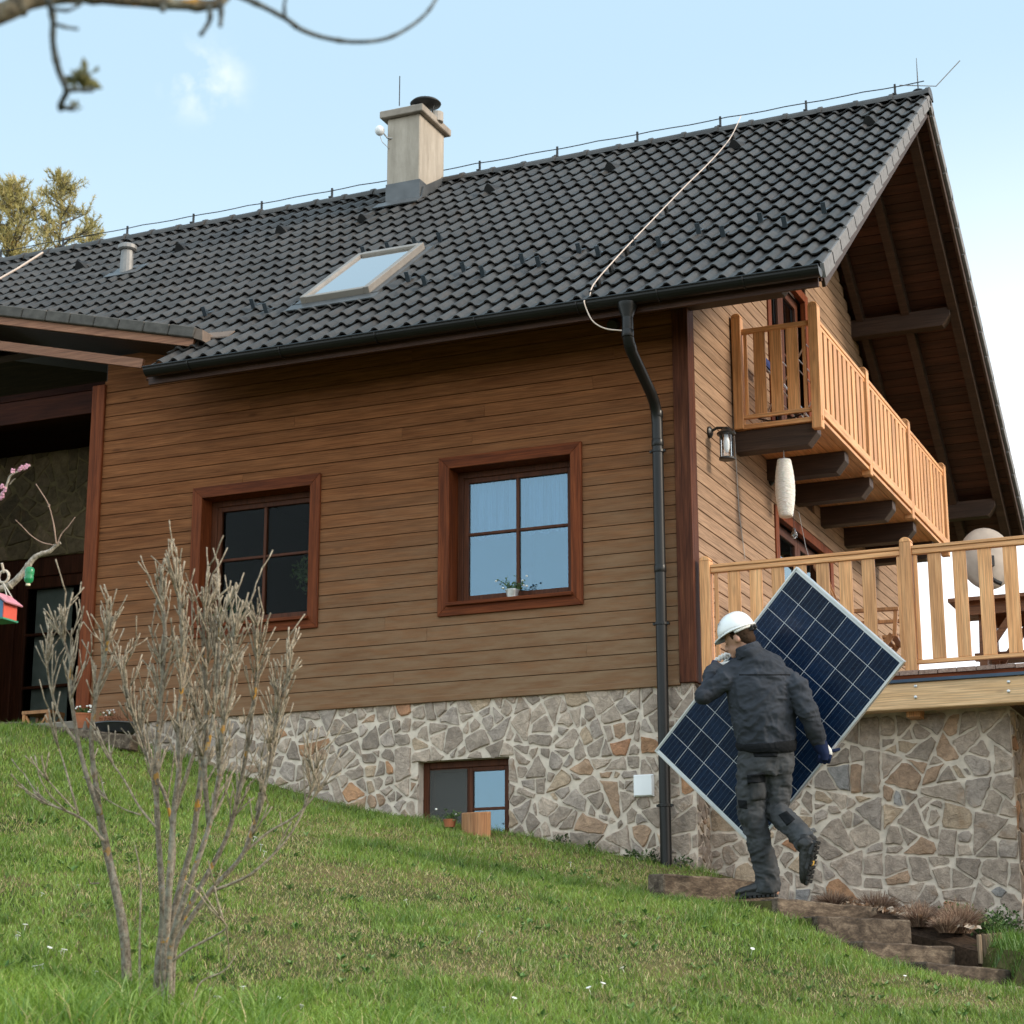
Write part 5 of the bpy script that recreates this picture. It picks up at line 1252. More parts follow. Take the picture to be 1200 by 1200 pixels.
# trousers
b = MB()
b.rings([(d(897, 874, 12.98), .175, .12), (d(898, 884, 12.98), .178, .13), (d(898, 896, 12.98), .182, .135), (d(898, 906, 12.98), .165, .12)], RH, 24)
b.rings([(d(*q, D), r, r2) for q, D, r, r2 in zip([(884, 892), (881, 915), (880, 938), (881, 954), (887, 975), (893, 1000), (899, 1022), (900, 1044)], [12.98]*8, (.105, .102, .092, .088, .078, .076, .076, .080), (.115, .11, .1, .095, .085, .08, .08, .085))], RH, 20)
b.rings([(d(*q, D), r, r2) for q, D, r, r2 in zip([(908, 892), (912, 915), (911, 936), (910, 950), (921, 962), (934, 975), (946, 989)], (12.98, 13, 13, 12.98, 12.9, 12.8, 12.70), (.10, .090, .080, .076, .070, .066, .068), (.11, .1, .09, .085, .08, .08, .08))], RH, 20)
me = fuse(b, .0075, 4); fold(me, .0120, 9, 11, True, (1, 1, 1.5)); fold(me, .0035, 20, 4, True, (1, 1, 1.6)); TR = pobj(me, 'trousers', mt_, PER)
def patch(pts, D, name, mtx, parent, th=.012, bulge=.0):
    b = MB(); n_ = len(pts); vs = [d(x, y, D) for x, y in pts]+[d(x, y, D+th) for x, y in pts]
    b.add(vs, [tuple(range(n_)), tuple(range(2*n_-1, n_-1, -1))]+[(i, (i+1)%n_, n_+(i+1)%n_, n_+i) for i in range(n_)]); return P(b, name, mtx, parent, bevel=.003)
def hug(pts, parent_me, name, mtx, parent, off=.006, seg=.008):
    """pocket or patch laid over the cloth: a fine sheet projected onto the garment"""
    from mathutils.bvhtree import BVHTree
    bv = BVHTree.FromPolygons([v.co.copy() for v in parent_me.vertices], [tuple(p.vertices) for p in parent_me.polygons])
    (x0, y0), (x1, y1), (x2, y2), (x3, y3) = pts; N_ = 12; vs = []
    for lay in (off, -.01):
        for j in range(N_+1):
            for i in range(N_+1):
                u_, v_ = i/N_, j/N_; x = (x0*(1-u_)+x1*u_)*(1-v_)+(x3*(1-u_)+x2*u_)*v_; y = (y0*(1-u_)+y1*u_)*(1-v_)+(y3*(1-u_)+y2*u_)*v_
                dr = ray(x, y).normalized(); h = bv.ray_cast(CAM, dr, 30)
                p = h[0] if h[0] is not None else d(x, y, 12.95)
                e = min(u_, 1-u_, v_, 1-v_)*8; vs.append(p-dr*(lay*min(1, .35+e) if lay > 0 else lay))
    n1 = (N_+1)**2; fs = [(o+j*(N_+1)+i, o+j*(N_+1)+i+1, o+(j+1)*(N_+1)+i+1, o+(j+1)*(N_+1)+i) for o in (0, n1) for j in range(N_) for i in range(N_)]
    rim = [i for i in range(N_)]+[N_+j*(N_+1) for j in range(N_)]+[n1-1-i for i in range(N_)]+[N_*(N_+1)-j*(N_+1) for j in range(N_)]
    fs += [(rim[i], rim[(i+1) % len(rim)], n1+rim[(i+1) % len(rim)], n1+rim[i]) for i in range(len(rim))]
    b = MB(); b.add(vs, fs); return P(b, name, mtx, parent, smooth=True)
hug([(877, 909), (896, 907), (897, 937), (880, 939)], TR.data, 'cargo_pocket', mt_, TR, .014)
hug([(875, 908), (897, 906), (897, 917), (876, 919)], TR.data, 'pocket_flap', mtd, TR, .022)
hug([(882, 880), (912, 880), (911, 887), (884, 887)], TR.data, 'back_pocket', mtd, TR, .008)
hug([(864, 937), (875, 938), (876, 948), (866, 947)], TR.data, 'knee_patch', mtd, TR, .006)
hug([(912, 955), (922, 950), (932, 960), (922, 968)], TR.data, 'knee_patch', mtd, TR, .006)
for q4 in ([(866, 790), (926, 790), (926, 791.4), (866, 791.4)],):
    hug(q4, JK.data, 'seam', mtd, JK, .003)
# boots
def boot(heel, toe, ankle, soleN, shaftr=.055):
    b = MB(); L = (toe-heel); ln = L.length; f = L/ln; side = f.cross(soleN).normalized(); u_ = soleN*-1
    b.rings([(heel+u_*.045-f*.01, .034, .035), (heel+u_*.055+f*.03, .042, .05), (heel+u_*.052+f*.1, .044, .048), (heel+u_*.042+f*.17, .050, .038), (heel+u_*.034+f*.235, .048, .030), (heel+u_*.028+f*.275, .03, .02)], side, 14)
    b.rings([(heel+u_*.04+f*.035, .045, .05), (heel+u_*.09+f*.03, .045, .052), (ankle, shaftr, shaftr)], side, 14)
    me = fuse(b, .006, 3); fold(me, .002, 30, 1); bo = pobj(me, 'boot', mb_, PER)
    s = MB(); vs = []; outl = []
    for k_ in range(28):
        a = 2*math.pi*k_/28; t = (1-math.cos(a))/2; wd = .036+.016*math.sin(min(1, t*1.15)*math.pi*.85)-.01*(1 if abs(t-.42) < .12 else 0)
        outl.append((heel-f*.015+f*(.30*t), side*(math.sin(a)*wd)))
    for h in (.004, .026): vs += [p+q+u_*h for p, q in outl]
    s.add(vs, [(i, (i+1)%28, 28+(i+1)%28, 28+i) for i in range(28)]+[tuple(range(28)), tuple(range(55, 27, -1))])
    for k_ in range(9):
        t = -.005+.032*k_
        for w_ in (-1, 0, 1):
            if k_ in (3, 4) and w_ == 0: continue
            s.obox(heel+f*(t+.006*abs(w_))+side*(w_*(.028 if k_ != 3 else .022))+u_*-.003, f*.010, side*.011, u_*.007)
    P(s, 'boot_sole', MAT['black'], bo)
    return bo, f, side
bo, f_, s_ = boot(d(908, 1049, 12.93), d(908, 1049, 12.93)+(-RH*.85+FH*.5-ZU*.03).normalized()*.28, d(901, 1036, 12.98), -ZU)
he = d(957, 988, 12.60); to = d(947, 1036, 12.62); sn = (RH*.78-FH*.55+ZU*.05); ff = (to-he).normalized(); sn = (sn-ff*sn.dot(ff)).normalized()
bo, f_, s_ = boot(he, to, d(944, 985, 12.68), sn)
m = MB(); m.obox(he+f_*.135+sn*.004, f_*.018, s_*.012, sn*.003); P(m, 'sole_badge', plain('yellow_rubber', (.45, .27, .05), .6), bo)
# gloves: palm, four fingers and a thumb each
def glove(palm, wrist, fingers, thumb, label, m1=mg, m2=mgw):
    b = MB(); b.rings([(wrist, .036, .036), ((wrist*.4+palm*.6), .042, .032), (palm, .044, .026)], (palm-wrist).cross(FW), 14)
    b.ell(palm, (palm-wrist).normalized()*.045, (palm-wrist).cross(FW).normalized()*.044, FH*.024)
    g = pobj(fuse(b, .005, 2), 'glove', m1, PER); g['label'] = label
    fm = MB()
    for ch in fingers+[thumb]: fm.rings([(p, r, r) for p, r in ch], FH+ZU*.3, 9)
    me = fuse(fm, .0032, 1); pobj(me, 'glove_fingers', m2, g); return g
def fing(base, dirs, r0=.0115):
    p = base; out = [(p, r0*1.1)]
    for v, L in dirs: p = p+v.normalized()*L; out.append((p, r0*.97 if len(out) < 3 else r0*.8))
    return out
pal, wr = d(968, 882, 13.0), d(959, 869, 13.0)
cf = MB(); cf.rings([(d(957, 865, 12.99), .050, .050), (d(962, 875, 13.0), .052, .050), (d(966, 884, 12.99), .050, .036), (d(966, 892, 12.98), .036, .028)], FH, 14); cfo = pobj(fuse(cf, .005, 2), 'glove_cuff', mg, PER)
ed = ev*0+(-eu)  # along the long edge
fs = []
for i in range(4):
    bs = pal + RH*(.026-.022*i)-ZU*(.016-.002*i)-FH*.016; L = (.034, .038, .036, .031)[i]
    fs.append(fing(bs, [(-ZU*.9-RH*.25-FH*.15, L*.9), (-ZU*.7-RH*.2+FH*.6, L*.75), (ZU*.1-RH*.1+FH*.9, L*.6)], .0125))
glove(pal, wr, fs, fing(pal+ZU*.01+RH*.03, [(RH*.9+ZU*.1, .03), (RH*.8+ZU*.3+FH*.2, .024), (RH*.5+ZU*.2+FH*.5, .016)], .0125), 'glove with white palm under the lower edge of the panel', mgw, mg)
pal, wr = d(840, 779, 13.42), d(836, 787, 13.3)
fs = []
for i in range(4):
    bs = pal+RH*(-.012+.020*i)+ZU*(.018+.010*i); L = (.031, .037, .038, .035)[i]
    fs.append(fing(bs, [(RH*.35+ZU*.75-FH*.2, L*.9), (RH*.75-ZU*.15+FH*.5, L*.75), (RH*.4-ZU*.6+FH*.6, L*.6)]))
glove(pal, wr, fs, fing(pal+RH*.02-FH*.01, [(RH*.9+ZU*.1-FH*.2, .032), (RH*.9+ZU*.3+FH*.1, .028), (RH*.7+ZU*.3, .016)], .0125), 'navy glove with white fingers over the upper edge of the panel')
# hair and helmet
b = MB(); b.ell(hd+hup*.02-fwd*.014, hs*.080, fwd*.094, hup*.09, 20, 12); b.ell(hd-hup*.03-fwd*.055, hs*.062, fwd*.05, hup*.055, 14, 9)
me = fuse(b, .006, 2); fold(me, .003, 60, 2); pobj(me, 'hair', cloth('dark_brown_hair', (.035, .020, .012), 900, .3), PER)
b = MB(); hc = hd+hup*.048; vs = []; n_ = 32; m_ = 11
for lay in (1, .965):
    for i in range(m_+1):
        th = math.pi/2*i/m_
        for k_ in range(n_):
            ph = 2*math.pi*k_/n_; c_ = math.cos(th); rid = 1+.035*max(0, 1-abs(math.sin(ph))*4.5)*math.sin(th*1.6)**2
            vs.append(hc+(fwd*(math.cos(ph)*.130*c_)+hs*(math.sin(ph)*.108*c_)+hup*(.125*math.sin(th)))*lay*rid)
o2 = (m_+1)*n_
fs = [(o+i*n_+k_, o+i*n_+(k_+1)%n_, o+(i+1)*n_+(k_+1)%n_, o+(i+1)*n_+k_) for o in (0, o2) for i in range(m_) for k_ in range(n_)]+[(k_, o2+k_, o2+(k_+1)%n_, (k_+1)%n_) for k_ in range(n_)]
b.add(vs, fs)
HM = P(b, 'hard_hat', plain('white_hard_hat_shell', (.80, .81, .81), .3, 0, .02, 8, .5, 0, .3), PER, smooth=True)
b = MB(); vs = []
for h_, ro in ((0, 1), (-.010, 1.0), (-.012, 0), (0, 0)):
    for k_ in range(n_):
        ph = 2*math.pi*k_/n_; c_ = max(0, math.cos(ph))**1.5; ex = 1+.07+.26*c_ if ro else .95
        vs.append(hc+fwd*(math.cos(ph)*.130*ex)+hs*(math.sin(ph)*.108*(1.07 if ro else .95))+hup*(h_-(.016*c_ if ro else 0)))
b.add(vs, [(i*n_+k_, i*n_+(k_+1)%n_, ((i+1)%4)*n_+(k_+1)%n_, ((i+1)%4)*n_+k_) for i in range(4) for k_ in range(n_)]); P(b, 'brim', HM.data.materials[0], HM, smooth=True)
b = MB(); b.tube([hc+fwd*(math.cos(a)*.112)+hs*(math.sin(a)*.094)-hup*(.022+.01*math.cos(a)) for a in [math.pi*(.55+.9*i/14) for i in range(15)]], .011, 8)
P(b, 'harness_strap', MAT['white'], HM, smooth=True)
b = MB(); q_ = hc-fwd*.114-hup*.03; b.obox(q_, fwd*.012, hs*.03, hup*.015); b.lathe(q_-fwd*.01, [(.014, 0), (.014, .018)], 12, -fwd); P(b, 'ratchet_buckle', MAT['black'], HM)
b = MB()
for s0 in (-.018, .012):
    for k_ in (-1, 1):
        a = hc+(fwd*.62*.130+hs*(-.62)*.108+hup*.5*.125); nrm_ = (a-hc).normalized(); tx = nrm_.cross(hup).normalized(); ty = tx.cross(nrm_)
        p0 = hc+(fwd*.55*.130*1.0-hs*.60*.108+hup*.60*.125)*1.0; p0 = p0+tx*s0
        b.bar(p0+tx*(.006*k_)+ty*.008+nrm_*.004, p0-ty*.008+nrm_*.004, .0025, .004, nrm_)
P(b, 'helmet_mark', plain('faint_grey_mark', (.35, .33, .33), .6), HM)

# ------------------------------------------------------------ foreground shrub
def mk_bark(name, a, b_, c_, lich=True):
    m, n, b = mat(name); f = noise_(n, coords(n, (1, 1, .8), False), 60, 6, .75); g_ = noise_(n, coords(n, (1, 1, .25), False), 160, 3)
    c = ramp(n, f, [(.36, scale_c(a, .7)), (.5, b_), (.64, scale_c(c_, 1.15))])
    if lich:
        l1 = noise_(n, coords(n, (1, 1, 1), False), 13, 3, .6); l2 = noise_(n, coords(n, (1, 1, 1), False), 1.6, 2)
        lf = math_(n, 'MULTIPLY', rng_(n, l1, .60, .64), rng_(n, l2, .40, .52)); c = mixc(n, lf, c, (.40, .21, .04))
        gf = noise_(n, coords(n, (1, 1, 1), False), 22, 4); c = mixc(n, rng_(n, gf, .5, .65, 0, .5), c, (.27, .28, .23))
    lk(n, c, b.inputs['Base Color']); b.inputs['Roughness'].default_value = .85; b.inputs['Specular IOR Level'].default_value = .2; bump(n, b, g_, .9, .006); return m
MAT['bark'] = mk_bark('shrub_bark', (.13, .10, .075), (.21, .175, .135), (.30, .26, .21)); MAT['twig'] = mk_bark('shrub_twig', (.20, .16, .115), (.29, .24, .175), (.40, .34, .26), False)
BG = dep(187, 1168, 8.05); BG.z = terr(BG.x, BG.y)
SHB = thing('bare_shrub', 'many stemmed bare shrub with pruned grey branches in the foreground lawn', 'shrub', BG)
R_ = random.Random(42)
def twig(mb, p, dr, L, r, lvl):
    n_ = max(3, int(L/.035)); pts = [p]; q = p.copy(); dd = dr.normalized()
    for i in range(n_):
        dd = (dd+V((R_.gauss(0, .07), R_.gauss(0, .07), R_.gauss(0, .05)+.12))).normalized(); q = q+dd*(L/n_); pts.append(q.copy())
    rad = [max(.0024, r*(1-.38*i/n_)*(1+(.28 if R_.random() < .3 else 0))) for i in range(n_+1)]; rad[-1] *= 1.25
    mb.tube(pts, rad, 6)
    if lvl > 0:
        for k_ in range(R_.randint(1, 2)):
            i = R_.randint(max(1, n_//4), n_); a = (pts[min(i, n_)]-pts[i-1]).normalized()
            sd2 = V((R_.gauss(0, 1), R_.gauss(0, 1), R_.gauss(0, .35))).normalized(); twig(mb, pts[i], a*.85+sd2*.5, L*R_.uniform(.4, .8), rad[i]*.85, lvl-1)
stems = [
 ([(150,1158),(146,1100),(136,1045),(126,1000),(117,955)], 8.2, .026, .017, 0),
 ([(117,955),(112,915),(107,870),(112,820),(122,775),(128,740)], 8.2, .015, .007, 7),
 ([(117,955),(102,910),(92,870),(84,820),(82,775),(72,745)], 8.15, .013, .006, 7),
 ([(121,985),(100,962),(72,948),(48,940)], 8.1, .008, .004, 2), ([(92,955),(82,920),(75,895),(66,868)], 8.05, .006, .003, 1), ([(88,950),(72,932),(54,912)], 8.0, .005, .003, 1),
 ([(90,870),(70,840),(58,800),(55,770)], 8.2, .008, .004, 3),
 ([(186,1174),(188,1125),(191,1085),(190,1040)], 8.05, .034, .012, 0),
 ([(192,1080),(189,1030),(185,970),(183,910),(186,850),(191,790),(193,730),(188,690)], 8.1, .019, .007, 9),
 ([(196,1080),(200,1010),(204,950),(210,900),(209,850),(214,790),(213,735),(210,690)], 7.95, .020, .007, 9),
 ([(200,1085),(214,1030),(226,985),(233,930),(240,875),(242,820),(238,765),(240,710)], 8.1, .021, .007, 9),
 ([(205,1088),(226,1025),(246,965),(258,900),(262,840),(270,780),(276,730)], 7.9, .018, .007, 9),
 ([(208,1090),(240,1030),(266,980),(282,920),(292,860),(300,800),(304,750)], 8.2, .017, .006, 9),
 ([(212,1095),(246,1045),(285,1000),(306,940),(318,880),(326,830),(342,790)], 8.0, .015, .006, 9),
 ([(285,1000),(315,975),(348,955),(372,925),(366,905)], 8.0, .007, .003, 3), ([(246,1045),(275,1034),(300,1020),(335,985),(358,945),(364,925)], 8.05, .008, .004, 3),
 ([(196,1060),(204,1000),(196,940),(178,900),(165,860),(150,820),(140,775)], 8.3, .013, .006, 8),
 ([(300,950),(314,900),(322,870)], 8.1, .008, .005, 4),
 ([(183,970),(163,945),(146,915),(130,892)], 8.0, .006, .004, 1), ([(165,955),(145,948),(122,935)], 8.1, .004, .002, 1),
 ([(165,1145),(164,1085),(165,1030),(158,990)], 8.0, .006, .003, 0),
 ([(200,1128),(222,1112),(245,1100),(265,1088),(262,1080)], 7.9, .007, .004, 1), ([(222,1172),(232,1155),(262,1138),(276,1120)], 7.9, .005, .003, 0), ([(265,1088),(268,1110),(268,1126)], 7.9, .004, .003, 0),
 ([(116,1035),(106,1035),(104,1030)], 8.2, .004, .003, 0), ([(205,950),(220,905),(232,860),(228,820)], 8.2, .012, .006, 6), ([(245,965),(240,900),(250,840),(256,780),(258,720)], 8.0, .013, .006, 8)]
for pts, D, ra, rb, ns in stems:
    if pts[0][1] > 1055 and 190 <= pts[0][0] <= 213 and ra > .011: pts = [(190+(pts[0][0]-190)*.55, 1172), (pts[0][0]*.6+76, 1125)]+pts; ns = int(ns*1.3)
    dz_ = R_.uniform(-.12, .12)
    P_ = [dep(x, y, D+dz_*(i/len(pts))**1.2+R_.gauss(0, .01)) for i, (x, y) in enumerate(pts)]
    if pts[0][1] > 1140: P_[0].z = min(P_[0].z, terr(P_[0].x, P_[0].y)-.05)
    C_ = smoothpath(P_); n_ = len(C_); mb2 = MB(); ra, rb = (ra*.86, rb*.86); mb2.tube(C_, [(ra+(rb-ra)*i/(n_-1))*(1+.10*noise.noise(V((i*.7, ra*100, 0)))) for i in range(n_)], 9)
    st = P(mb2, 'stem', MAT['bark'] if ra > .011 else MAT['twig'], SHB, smooth=True)
    if ns:
        tm = MB()
        for k_ in range(int(ns*2.7)+1):
            f_ = R_.uniform(.42, 1.0)**.8 if k_ > 3 else R_.uniform(.92, 1); i = min(n_-1, int(f_*(n_-1))); a = (C_[i]-C_[i-1]).normalized()
            sd2 = V((R_.gauss(0, 1), R_.gauss(0, 1), 0)).normalized(); L = R_.uniform(.10, .26)*(1.15-.35*f_)
            twig(tm, C_[i], a*.9+sd2*R_.uniform(.15, .55)+ZU*.25, L, max(.0036, rb*R_.uniform(.6, .85)), 2 if L > .2 else 1)
        P(tm, 'twigs', MAT['twig'], st, smooth=True)

# ------------------------------------------------------------ branches from trees outside the picture
BO = thing('overhanging_branch', 'dark lichened tree branch hanging across the top left of the sky', 'branch', dep(60, 0, 2.7))
mbk = mk_bark('old_branch_bark', (.05, .045, .035), (.10, .085, .06), (.17, .14, .09)); mbk2 = mk_bark('young_branch_bark', (.05, .06, .06), (.09, .10, .10), (.14, .15, .14), False)
def limb(pts, D, ra, rb, name, mtx, parent, dd=0):
    P_ = [dep(x, y, D+dd*i/len(pts)) for i, (x, y) in enumerate(pts)]; C_ = smoothpath(P_, 6); n_ = len(C_); m = MB()
    m.tube(C_, [(ra+(rb-ra)*i/(n_-1))*(1+.12*noise.noise(V((i*.45, ra*300, 2)))+(.25 if i % 11 == 5 else 0)) for i in range(n_)], 9); return P(m, name, mtx, parent, smooth=True)
limb([(-180,70),(-90,45),(0,16),(30,2),(62,-4),(110,-8)], 2.8, .020, .011, 'limb', mbk, BO, .1)
L2 = limb([(60,-6),(120,-2),(190,4),(245,6),(262,-2),(280,-30)], 2.9, .010, .008, 'limb', mbk, BO, .1)
limb([(272,-8),(305,6),(335,22),(352,34),(380,44),(415,49),(450,46),(478,33),(500,15),(515,-8)], 3.0, .0048, .0024, 'twig', mbk2, BO, .3)
limb([(335,22),(333,8),(336,-8)], 3.0, .003, .002, 'twig', mbk2, BO); limb([(192,5),(190,14)], 2.9, .005, .004, 'twig', mbk2, BO)
limb([(245,6),(246,22),(240,34),(234,42)], 2.9, .0045, .003, 'twig', mbk2, BO); limb([(259,4),(259,18),(258,32)], 2.9, .005, .003, 'twig', mbk2, BO)
limb([(56,-2),(62,22),(62,50),(68,80),(77,102),(78,108),(72,120),(71,128)], 2.8, .005, .0045, 'twig', mbk2, BO, .1)
limb([(64,28),(78,32),(92,34)], 2.8, .003, .002, 'twig', mbk2, BO); limb([(60,10),(80,12),(96,4)], 2.8, .003, .002, 'twig', mbk2, BO); limb([(77,106),(90,105),(102,106),(110,105)], 2.85, .004, .003, 'twig', mbk2, BO); limb([(75,126),(84,127),(88,126)], 2.85, .004, .004, 'twig', mbk2, BO)
m = MB(); leafball(m, dep(98, 96, 2.88), .014, 26, .026, random.Random(3), 1.2, .8); leafball(m, dep(86, 126, 2.88), .008, 8, .014, random.Random(4)); P(m, 'young_leaves', leafmat('bud_leaf', (.07, .075, .03), (.12, .12, .045), (.17, .16, .06)), BO)

FB = thing('fruit_tree_branch', 'bare pale branch with three upright shoots reaching in from the left edge', 'branch', dep(0, 687, 9.6))
fbk = mk_bark('fruit_bark', (.24, .20, .16), (.36, .31, .25), (.48, .42, .35), False); rtw = plain('reddish_twig', (.30, .20, .15), .7, 0, .2)
limb([(-160,760),(-80,715),(0,690),(14,684),(28,670),(38,656),(46,650),(58,646),(66,639),(71,636)], 9.6, .022, .007, 'limb', fbk, FB)
limb([(66,638),(63,615),(57,592),(49,578),(42,567)], 9.55, .0036, .0018, 'shoot', rtw, FB); limb([(57,594),(58,591)], 9.5, .006, .004, 'shoot', rtw, FB)
limb([(67,638),(72,626),(80,617),(88,606)], 9.5, .003, .0016, 'shoot', rtw, FB); limb([(65,639),(50,636),(37,628),(27,618),(18,609)], 9.65, .003, .0016, 'shoot', rtw, FB)
BB = thing('blossom_twig', 'pink blossom twig at the left edge above the pale branch', 'branch', dep(0, 575, 9.4))
limb([(-90,640),(-40,600),(0,580),(8,568),(12,558),(20,553),(28,549),(36,546)], 9.4, .008, .003, 'twig', fbk, BB); limb([(11,568),(15,563),(18,561)], 9.4, .003, .002, 'twig', fbk, BB)
for px, py in ((2, 570), (6, 574), (2, 583), (-4, 572), (3, 578), (15, 552), (25, 548), (23, 550), (32, 546), (30, 548)):
    m = MB(); c = dep(px, py, 9.37); R2 = random.Random(px*7+py)
    for k_ in range(5):
        a = 6.283*k_/5+R2.random(); e = V((math.cos(a), R2.gauss(0, .3), math.sin(a))).normalized()
        m.ell(c+e*.007, e*.008, e.cross(FH).normalized()*.006, FH*.003, 6, 4)
    P(m, 'blossom', MAT.setdefault('pink', plain('pink_petal', (.62, .30, .38), .7, 0, .15, 60)), BB)
# bird house
c = dep(3, 713, 9.3); BH = thing('bird_house', 'small blue and red bird house with pink roof hanging by a cord from the branch', 'bird house', c)
ux = (RH*.92-FH*.38).normalized(); uy = ZU.cross(ux).normalized(); q = .052
def bhbox(mb, cc, a, b2, h): mb.obox(cc, ux*a, uy*b2, ZU*h)
m = MB(); vs = [c+ux*i*q*.78+uy*j*q-ZU*.055 for i, j in ((-1, -1), (1, -1), (1, 1), (-1, 1))]+[c+ux*i*q*.78+uy*j*q+ZU*.02 for i, j in ((-1, -1), (1, -1), (1, 1), (-1, 1))]+[c-ux*.0-uy*q+ZU*.05, c+uy*q+ZU*.05]
m.add(vs, [(0, 3, 2, 1), (0, 1, 5, 8, 4), (2, 3, 7, 9, 6), (1, 2, 6, 5), (3, 0, 4, 7)]); P(m, 'body', plain('blue_painted_wood', (.06, .17, .30), .6, 0, .15), BH, bevel=.002)
m = MB(); m.obox(c+ux*(q*.78+.003)-ZU*.018, ux*.002, uy*q*.98, ZU*.036); P(m, 'side_panel', plain('red_painted_wood', (.55, .07, .035), .6, 0, .15), BH)
m = MB(); m.obox(c-ZU*.059, ux*q*.95, uy*q*1.15, ZU*.004); P(m, 'floor', plain('green_painted_wood', (.02, .22, .12), .6), BH)
m = MB()
for s in (-1, 1): m.obox(c+ux*(s*.031)+ZU*.040, (ux*.036*s-ZU*.026), uy*q*1.25, (ux*.6*s+ZU*.8)*.004)
P(m, 'roof', plain('pink_painted_wood', (.55, .22, .27), .6, 0, .1), BH, bevel=.001)
m = MB(); m.lathe(c-uy*(q+.002)+ZU*.005, [(.013, 0), (.013, .001)], 14, -uy); P(m, 'entrance_hole', MAT['black'], BH)
m = MB(); k1 = dep(4, 683, 9.5)
m.tube([c+ZU*.06+uy*.03, k1], .003, 5); m.tube([c+ZU*.05+ux*.05, k1], .003, 5); m.tube([k1+V((.03*math.cos(a), 0, .03*math.sin(a)+.03)) for a in [6.283*i/12 for i in range(13)]], .007, 6)
m.tube([k1+V((0, 0, .05)), dep(2, 660, 9.5)], .006, 5); P(m, 'cord', plain('pale_cord', (.55, .47, .38), .9), BH)
c = dep(33.5, 675, 9.5); GL = thing('green_bottle', 'small green plastic bottle hanging from the pale branch', 'bottle', c)
m = MB(); m.lathe(c-ZU*.042, [(.010, 0), (.010, .008), (.022, .016), (.023, .035), (.020, .045), (.023, .055), (.023, .075), (.015, .085), (.004, .088)], 14, (ZU+RH*.06).normalized()); mm, n, bb = mat('green_plastic'); bb.inputs['Base Color'].default_value = (.02, .30, .11, 1); bb.inputs['Roughness'].default_value = .2; bb.inputs['Transmission Weight'].default_value = .35; P(m, 'body', mm, GL, smooth=True)
m = MB(); m.lathe(c-ZU*.048, [(.011, 0), (.011, .010)], 12); P(m, 'cap', plain('cream_cap', (.6, .52, .36), .6), GL)

# ------------------------------------------------------------ conifers behind the house
nm_ = leafmat('pine_needles', (.19, .175, .055), (.36, .31, .11), (.54, .44, .19))
def conifer(top, base_z, r, nbr, seed, label, dens=1, lean=0):
    R = random.Random(seed); t = thing('pine_tree', label, 'tree', (top.x, top.y, base_z), 'pines behind the house'); H_ = top.z-base_z
    m = MB(); m.tube([(top.x+lean*(1-i/8), top.y, base_z+H_*i/8) for i in range(9)], [.16*(1-i/8.3) for i in range(9)], 8); P(m, 'trunk', mbk, t)
    br = MB(); nd = MB(); cnt = 0
    for k_ in range(nbr):
        f = (k_/nbr)**1.1; z = top.z-f*min(H_*.6, 5.0)-.05; L = (.12+r*(1-math.exp(-f*3.2)))*R.uniform(.55, 1.15); a = R.uniform(0, 6.283); dr = V((math.cos(a), math.sin(a), R.uniform(.25, .75))).normalized()
        p = V((top.x+lean*(top.z-z)/H_, top.y, z)); pts = [p]; n_ = 7
        for i in range(n_): p = p+dr*(L/n_); dr = (dr+V((R.gauss(0, .12), R.gauss(0, .12), R.gauss(0, .1)+.03))).normalized(); pts.append(p.copy())
        br.tube(pts, [.022*(1-i/8.5)*(.4+L) for i in range(n_+1)], 5)
        for i in range(2, n_+1):
            for s in range(2):
                q = pts[i]+V((R.gauss(0, .08), R.gauss(0, .08), R.gauss(0, .06)+.03))*(1+L*.5); br.tube([pts[i-1], q], .006, 3); ax = ((q-pts[i-1]).normalized()+ZU*.6).normalized(); cc0 = R.random()
                for g_ in range(int(20*dens)):
                    o = q+ax*R.uniform(-.08, .07); dn = (ax*.8+V((R.gauss(0, 1), R.gauss(0, 1), R.gauss(0, 1)))*.6).normalized(); sd3 = dn.orthogonal().normalized()*.006; Ln = R.uniform(.06, .11)
                    cc = (cc0, min(1, max(0, cc0*.7+R.random()*.3)), 0); nd.add([o-sd3, o+sd3, o+dn*Ln], [(0, 1, 2)], cc)
    P(br, 'branches', mbk, t); P(nd, 'crown', nm_, t); return t
conifer(dep(74, 208, 33), 0, 1.0, 80, 3, 'sparse pine tree rising above the roof ridge, right of the dense pine', .95, 0)
conifer(dep(14, 216, 31), 0, 1.25, 120, 8, 'dense golden pine tree behind the roof at the left edge', 1.2, 0)
conifer(dep(-45, 240, 32), 0, 1.2, 70, 9, 'bushy golden pine cut off by the left edge of the photo', 1.5, 0)
conifer(dep(108, 262, 36), 0, .7, 40, 12, 'lowest pine top, its tip just above the ridge right of the sparse pine', 1.0, 0)

